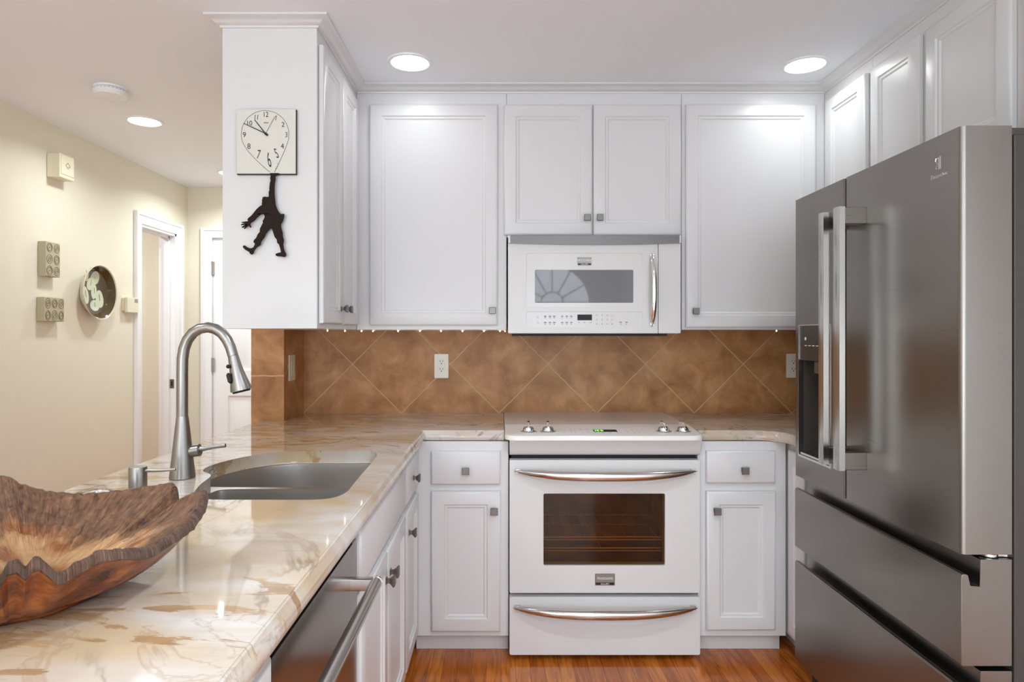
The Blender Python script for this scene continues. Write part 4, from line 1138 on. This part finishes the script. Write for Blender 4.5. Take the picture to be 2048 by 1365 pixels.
for s_, u, v, sz, sx, sy, sh in (('12', 356, 155, .026, .8, 1, 0), ('1', 437, 182, .024, .8, 1, .1), ('2', 492, 233, .024, .95, 1, 0), ('3', 518, 313, .025, .8, 1, 0), ('4', 487, 402, .026, .9, 1.05, -.05),
                             ('5', 442, 460, .028, .9, 1.7, -.35), ('6', 384, 512, .026, 1.0, 2.9, -.18), ('7', 301, 468, .026, 1.0, 1.7, .15), ('8', 226, 403, .025, 1, 1.1, 0), ('9', 190, 313, .026, .95, 1, 0), ('10', 228, 222, .024, .95, 1, 0), ('11', 284, 176, .024, .8, 1, .1)):
    t = text('numeral', s_, sz, M['ink'], None, (0, 0, 0), extrude=.0001, offset=0)
    x, z = cpt(u, v)
    S = Matrix.Identity(4); S[0][0] = sx; S[1][1] = sy; S[0][1] = -sh*0+sh*sy
    t.data.transform(Matrix.Translation((x, CY-.0006, z)) @ Matrix.Rotation(PI/2, 4, 'X') @ S)
    t.data.transform(world_of(ck).inverted()); t.location = (0, 0, 0); t.rotation_euler = (0, 0, 0); t.parent = ck
sg = MB()
for a in range(6):
    s_ = ribbon([(340+a*6, 222), (343+a*6, 210+(a*5) % 7), (346+a*6, 224), (348+a*6, 212)], .0004); sg.add(s_.v, s_.f)
s_ = ribbon([(340, 217), (376, 219)], .0004); sg.add(s_.v, s_.f)
obj('inscription', ribbon([(453, 530), (448, 545), (455, 550), (442, 562), (444, 572), (430, 578)], .0004), M['ink'], ck, True)
obj('signature', sg, M['ink'], ck, True)
obj('clock_hand', ribbon([(373, 322), (358, 305), (272, 196)], [.0022, .0018, .0014], -.003), M['ink'], ck, True)
obj('clock_hand', ribbon([(378, 314), (358, 303), (187, 224)], [.0022, .0018, .0012], -.004), M['ink'], ck, True)
obj('second_hand', ribbon([(356, 303), (437, 165), (425, 172), (356, 303)], .0003, -.002), M['ink'], ck, True)
hx, hz_ = cpt(360, 306); obj('hub', MB().lathe([(.0045, CY-.006), (.0045, CY-.0004)], (hx, 0, hz_), 16, 'y'), M['ink'], ck, True)
fig = [(392, 612), (398, 632), (393, 650), (397, 668), (391, 690), (387, 730), (388, 745), (382, 760), (383, 793), (372, 799), (358, 795), (344, 796), (333, 801), (335, 812), (329, 820), (331, 835), (328, 850), (330, 860), (310, 872), (285, 895), (262, 925), (245, 945), (222, 963), (216, 975), (222, 987), (205, 988), (172, 993), (172, 1000), (198, 1001), (166, 1011), (168, 1018), (200, 1013), (171, 1032), (176, 1039), (207, 1023), (187, 1041), (194, 1047), (222, 1025), (228, 1020), (232, 1030), (240, 1037), (246, 1031), (238, 1015), (242, 1000), (258, 992), (275, 978), (292, 958), (318, 935), (335, 928), (348, 938), (351, 955), (343, 972), (334, 985), (337, 1000), (325, 1022), (314, 1045), (312, 1070), (297, 1088), (285, 1115), (264, 1138), (264, 1152), (275, 1160), (271, 1175), (260, 1193), (240, 1199), (215, 1190), (196, 1175), (183, 1177), (181, 1190), (200, 1210), (230, 1226), (236, 1240), (250, 1248), (262, 1240), (270, 1216), (286, 1195), (302, 1182), (318, 1174), (325, 1145), (350, 1110), (360, 1085), (375, 1065), (395, 1042), (402, 1038), (412, 1060), (420, 1085), (428, 1110), (445, 1130), (448, 1155), (462, 1168), (472, 1200), (478, 1229), (455, 1234), (437, 1240), (435, 1252), (448, 1260), (480, 1262), (505, 1267), (516, 1258), (518, 1242), (508, 1222), (500, 1200), (495, 1165), (498, 1148), (500, 1135), (492, 1105), (490, 1075), (482, 1050), (476, 1015), (492, 985), (501, 955), (504, 930), (492, 930), (477, 931), (460, 915), (447, 890), (436, 862), (431, 820), (427, 770), (428, 700), (435, 655), (433, 636), (446, 630), (465, 622), (460, 612)]
fo = obj('figure', MB().prism([cpt(*p) for p in fig], [], CY-.004, CY, 'xz'), M['figure'], ck, True, bevel=.0006, label='dark bronze silhouette of a dangling figure')
fx_, fz_ = cpt(390, 940); obj('standoff_pin', MB().lathe([(.003, CY-.001), (.003, yl0-.0005)], (fx_, 0, fz_), 10, 'y'), M['figure'], fo, True)

# ------------------------------------------------------------------ outlets and switches
def outlet(name, label, x, z, cat='outlet'):
    o = thing(name, label, cat, (x, -.006, z))
    obj('cover_plate', MB().prism(rr(-.035, .035, -.060, .060, .003, 3), [], -.006, 0, 'xz'), M['outlet'], o, bevel=.002)
    f = obj('receptacle', MB().prism(rr(-.0165, .0165, -.033, .033, .002, 2), [], -.0075, -.005, 'xz'), M['outlet'], o, bevel=.0006)
    for s in (1, -1):
        mb = MB().box(-.008, -.0058, -.0079, -.007, s*.019+.001, s*.019+.010).box(.0058, .008, -.0079, -.007, s*.019+.001, s*.019+.009)
        mb.lathe([(.0028, -.0079), (.0028, -.007)], (0, 0, s*.019-.006), 10, 'y')
        obj('slots', mb, M['black'], f)
    return o
outlet('wall_outlet', 'white double outlet on the tiled backsplash left of the range', wx(883, 3.244), wz(732.5, 3.244))
outlet('wall_outlet', 'white double outlet on the tiled backsplash beside the refrigerator, partly hidden', wx(1586, 3.244), wz(732, 3.244))
sw = thing('light_switch', 'ivory rocker light switch on the tiled return wall by the corner', 'switch', (XS, wy(3.052), 1.150), PI/2)
obj('cover_plate', MB().prism(rr(-.040, .040, -.060, .060, .003, 3), [], -.006, 0, 'xz'), M['ivory'], sw, bevel=.002)
rkr = obj('rocker', MB().prism(rr(-.0165, .0165, -.033, .033, .002, 2), [], -.0080, -.005, 'xz'), M['ivory'], sw, bevel=.0006)
obj('slider', MB().box(.010, .014, -.0095, -.0075, -.03, .03), M['ivory'], rkr)

# ------------------------------------------------------------------ lights in the ceiling
def downlight(px, py, label, power, r=.092, spread=2.6):
    d = (CEIL-H)*F/(668-py); x, y = wx(px, d), wy(d)
    t = thing('ceiling_downlight', label, 'light', (x, y, CEIL), 0)
    obj('trim_ring', MB().lathe([(r*.80, .001), (r*.80, -.003), (r*.86, -.007), (r*.97, -.006), (r, -.001), (r, .001)], (0, 0, 0), 48, cap0=False, cap1=False), M['trim'], t)
    obj('diffuser', MB().lathe([(r*.82, -.0015), (r*.81, -.004), (.001, -.0045)], (0, 0, 0), 48, cap0=False), M['lamp'], t)
    l = bpy.data.lights.new('downlight_lamp', 'AREA'); l.shape = 'DISK'; l.size = r*1.6; l.energy = power; l.color = (.87, .95, .98); l.spread = spread
    lo = bpy.data.objects.new('downlight_lamp', l); COL.objects.link(lo); lo.location = (0, 0, -.008); lo.parent = t
    return t
downlight(820, 124, 'round recessed ceiling light nearer the wall clock cabinet, left of the range', .5)
downlight(1610, 129, 'round recessed ceiling light near the right wall cabinets', .8)
downlight(289, 242, 'round recessed ceiling light in the hall, beside the smoke detector', 6)
downlight(462, 346, 'farthest recessed ceiling light, mostly hidden behind the clock cabinet', 9)
for gx_, gy_, lb in ((.45, -2.2, 'over the aisle in front of the range'), (.45, -3.5, 'over the aisle behind the camera'), (-.9, -3.6, 'over the counter end behind the camera'), (-1.75, -2.1, 'near the left wall, beside the camera'), (-1.75, -3.9, 'near the left wall, behind the camera')):  # added lights out of view, brightening the aisle, ceiling and left wall
    dd = gy_-CAMY
    t = thing('ceiling_downlight', 'added out-of-view ceiling light '+lb, 'light', (gx_, gy_, CEIL), 0)
    obj('trim_ring', MB().lathe([(.074, .001), (.074, -.003), (.079, -.007), (.089, -.006), (.092, -.001), (.092, .001)], (0, 0, 0), 48, cap0=False, cap1=False), M['trim'], t)
    obj('diffuser', MB().lathe([(.0755, -.0015), (.0745, -.004), (.001, -.0045)], (0, 0, 0), 48, cap0=False), M['lamp'], t)
    l = bpy.data.lights.new('downlight_lamp', 'AREA'); l.shape = 'DISK'; l.size = .147; l.energy = 9 if gx_ > 0 else (6 if gx_ < -1.5 else 1.5); l.color = (.82, .935, .99); l.spread = 2.3
    lo = bpy.data.objects.new('downlight_lamp', l); COL.objects.link(lo); lo.location = (0, 0, -.008); lo.parent = t
t = thing('closet_fill_light', 'small flush light added unseen to brighten the room beyond the left doorway', 'light', (-3.1, .6, CEIL))  # unseen lamp added to brighten the space past the doorway
obj('diffuser', MB().lathe([(.14, 0), (.14, -.02), (.10, -.045), (.001, -.055)], (0, 0, 0), 32), M['lamp'], t)
l = bpy.data.lights.new('closet_fill_lamp', 'AREA'); l.shape = 'DISK'; l.size = .25; l.energy = 14; l.color = (.95, .97, 1)
lo = bpy.data.objects.new('closet_fill_lamp', l); COL.objects.link(lo); lo.location = (0, 0, -.06); lo.parent = t
d = (CEIL-H)*F/(668-176); sx_, sy_ = wx(221, d), wy(d)
sm = thing('smoke_detector', 'round white smoke detector on the hall ceiling', 'smoke detector', (sx_, sy_, CEIL))
obj('mount', MB().lathe([(.066, 0), (.066, -.008), (.060, -.010)], (0, 0, 0), 40), M['ceiling'], sm)
obj('housing', MB().lathe([(.062, -.010), (.070, -.013), (.070, -.030), (.064, -.040), (.045, -.044), (.001, -.045)], (0, 0, 0), 40), M['trim'], sm, smooth=30)
vt = MB()
for k in range(28):
    a = 2*PI*k/28; vt.box(-.0004, .0004, -.0035, .0035, 0, 0); vt.v = vt.v[:-8]; vt.f = vt.f[:-6]
    c_, s__ = math.cos(a), math.sin(a)
    q = [Vector((.0703*math.cos(a+da), .0703*math.sin(a+da), zz)) for da in (-.07, .07) for zz in (-.018, -.016)]
    vt.add(q, [(0, 1, 3, 2)])
obj('vent_slots', vt, M['greyink'], sm)

# ------------------------------------------------------------------ things on the left wall
def wl(px, X=XL): return X*F/(px-1002)+CAMY       # y on the left wall plane for a column
al = thing('alarm_chime', 'cream plastic door chime box high on the left wall', 'chime', (XL, wy(3.45), 2.19))
yy0, yy1 = wy(3.394), wy(3.51)
bo = obj('housing', MB().box(XL, XL+.070, yy0, yy1, 2.130, 2.258), M['ivory'], al, True, bevel=.005)
obj('cover', MB().box(XL+.070, XL+.073, yy0+.008, yy1-.008, 2.150, 2.250), M['ivory'], al, True, bevel=.001)
yc, zc = (yy0+yy1)/2, 2.20
ml = MB()
for a, b in (((-.020, 0), (0, .016)), ((0, .016), (.020, 0)), ((-.020, 0), (0, -.016)), ((0, -.016), (.020, 0))):
    ml.tube([(XL+.0735, yc+a[0]*.9, zc+a[1]*(1 if a[0] <= 0 else .8)), (XL+.0735, yc+b[0]*.9, zc+b[1])], .0011, 6)
ml.tube([(XL+.0735, yc-.004, zc-.006), (XL+.0735, yc+.014, zc-.002)], .0010, 6)
obj('chime_mark', ml, M['clayline'], al, True)
def art(label, y0, y1, z0, z1, prot, cells):
    t = thing('clay_relief', label, 'wall art', (XL, (y0+y1)/2, (z0+z1)/2), 0)
    b = obj('block', MB().box(XL, XL+prot, y0, y1, z0, z1), M['claytile'], t, True, bevel=.003)
    mb = MB(); ny, nz_ = cells
    for i in range(ny):
        for j in range(nz_):
            cy_, cz_ = y0+(y1-y0)*(i+.5)/ny, z0+(z1-z0)*(j+.5)/nz_
            ry_, rz__ = (y1-y0)/ny*.42*random.uniform(.85, 1), (z1-z0)/nz_*.42*random.uniform(.85, 1)
            for q in (1, .55 if (i+j) % 2 else .7):
                mb.tube([(XL+prot+.0005, cy_+ry_*q*math.cos(a), cz_+rz__*q*math.sin(a)) for a in [2*PI*k/20 for k in range(21)]], .0013, 5)
            mb.tube([(XL+prot+.0005, cy_-ry_*.3, cz_-rz__*.3), (XL+prot+.0005, cy_, cz_+rz__*.2), (XL+prot+.0005, cy_+ry_*.3, cz_-rz__*.1)], .001, 5)
    obj('relief_lines', mb, M['clayline'], t, True)
art('upright grey-green clay relief block with circles, above the wider one', wy(3.329), wy(3.437), 1.607, 1.786, .042, (2, 3))
art('wide grey-green clay relief block with circles, below the upright one', wy(3.319), wy(3.469), 1.374, 1.499, .042, (3, 2))
# oval glazed plate
PY, PZ, PR = wy(3.765), wz(585, 3.745), .158
pl = thing('wall_plate', 'round dark brown glazed plate with pale oval spots hung on the left wall', 'plate', (XL, PY, PZ))
obj('rim', MB().lathe([(.09, .002), (.12, .010), (PR-.008, .052), (PR-.002, .058), (PR, .054), (PR-.004, .046), (.11, .002)], (XL, PY, PZ), 64, 'x', cap0=False, cap1=False), M['dishrim'], pl, True)
obj('glaze', MB().lathe([(.001, .010), (.09, .012), (.125, .020), (PR-.012, .050), (PR-.0075, .0535)], (XL, PY, PZ), 64, 'x', cap0=True, cap1=False), M['dish'], pl, True)
sp_ = MB()
def dish_h(r): 
    P_ = [(0, .010), (.09, .012), (.125, .020), (PR-.012, .050)]
    for a, b in zip(P_, P_[1:]):
        if r <= b[0]: return a[1]+(b[1]-a[1])*(r-a[0])/(b[0]-a[0])
    return .05
spots = [(.01, .085, .034, .034, 0), (-.075, .100, .020, .036, .3), (-.03, .048, .026, .034, -.5), (.005, .005, .022, .038, -.1), (-.07, -.02, .022, .044, .25), (.055, -.035, .030, .045, .1), (.01, -.075, .036, .028, 0), (-.125, .02, .014, .030, .1), (-.11, .07, .014, .030, .1)]
ln = MB()
for u, v, a_, b_, th in spots:
    n_ = 24; ring = []; a_ *= 1.18; b_ *= 1.15
    for k in range(n_):
        t_ = 2*PI*k/n_; p = a_*math.cos(t_), b_*math.sin(t_)
        ring.append((u+p[0]*math.cos(th)-p[1]*math.sin(th), v+p[0]*math.sin(th)+p[1]*math.cos(th)))
    rings_ = [[(u+(q[0]-u)*s, v+(q[1]-v)*s) for q in ring] for s in (1, .66, .33, .02)]
    sp_.rings([[(XL+dish_h(min(math.hypot(*q), PR-.013))+.0012, PY+q[0], PZ+q[1]) for q in r] for r in rings_], False, True)
    ln.tube([(XL+dish_h(math.hypot(u, v))+.002, PY+u+b_*.45*math.sin(-th), PZ+v+b_*.55), (XL+dish_h(math.hypot(u, v))+.002, PY+u+.004, PZ+v-b_*.2)], .0009, 5)
obj('pale_spots', sp_, M['dishspot'], pl, True)
obj('spot_lines', ln, M['dish'], pl, True)
th = thing('thermostat', 'small cream thermostat on the left wall beside the doorway', 'thermostat', (XL, wy(4.15), 1.49))
ty0, ty1 = wy(4.072), wy(4.205)
obj('base', MB().box(XL, XL+.014, ty0-.006, ty1-.035, 1.452, 1.535), M['ivory'], th, True, bevel=.002)
obj('housing', MB().box(XL+.014, XL+.034, ty0, ty1-.01, 1.444, 1.540), M['ivory'], th, True, bevel=.003)
obj('display', MB().box(XL+.0335, XL+.0348, ty1-.055, ty1-.018, 1.508, 1.532), M['greyink'], th, True)

# ------------------------------------------------------------------ string light under the cabinets
sl = thing('string_light', 'string of tiny warm bulbs under the wall cabinets left of the microwave', 'light', (-.4, UF+.05, UB))
wi = MB(); bp = []
for px, d in ((655, 2.52), (690, 2.70), (718, 2.84)): bp.append((-.672 if px < 700 else -.66, wy(abs(.672)*F/(1002-px)), UB-.006))
for px in (746, 796, 840, 882, 925, 968, 1000, 1010): bp.append((wx(px, 2.93), wy(2.93), UB-.006))
wi.tube([(p[0], p[1]+.004, p[2]+.004) for p in bp], .0008, 5)
obj('wire', wi, M['ivory'], sl, True)
for p in bp:
    obj('bulb', MB().lathe([(.0006, -.0028), (.0019, -.0015), (.0022, 0), (.0019, .0015), (.0006, .0028)], p, 8), M['bulb'], sl, True)
sl2 = obj('string_light', MB().lathe([(.0006, -.0028), (.0019, -.0015), (.0022, 0), (.0019, .0015), (.0006, .0028)], (wx(1553, 2.93), wy(2.93), UB-.005), 8), M['bulb'])
tag(sl2, 'single tiny warm bulb under the wall cabinet right of the microwave', 'light')
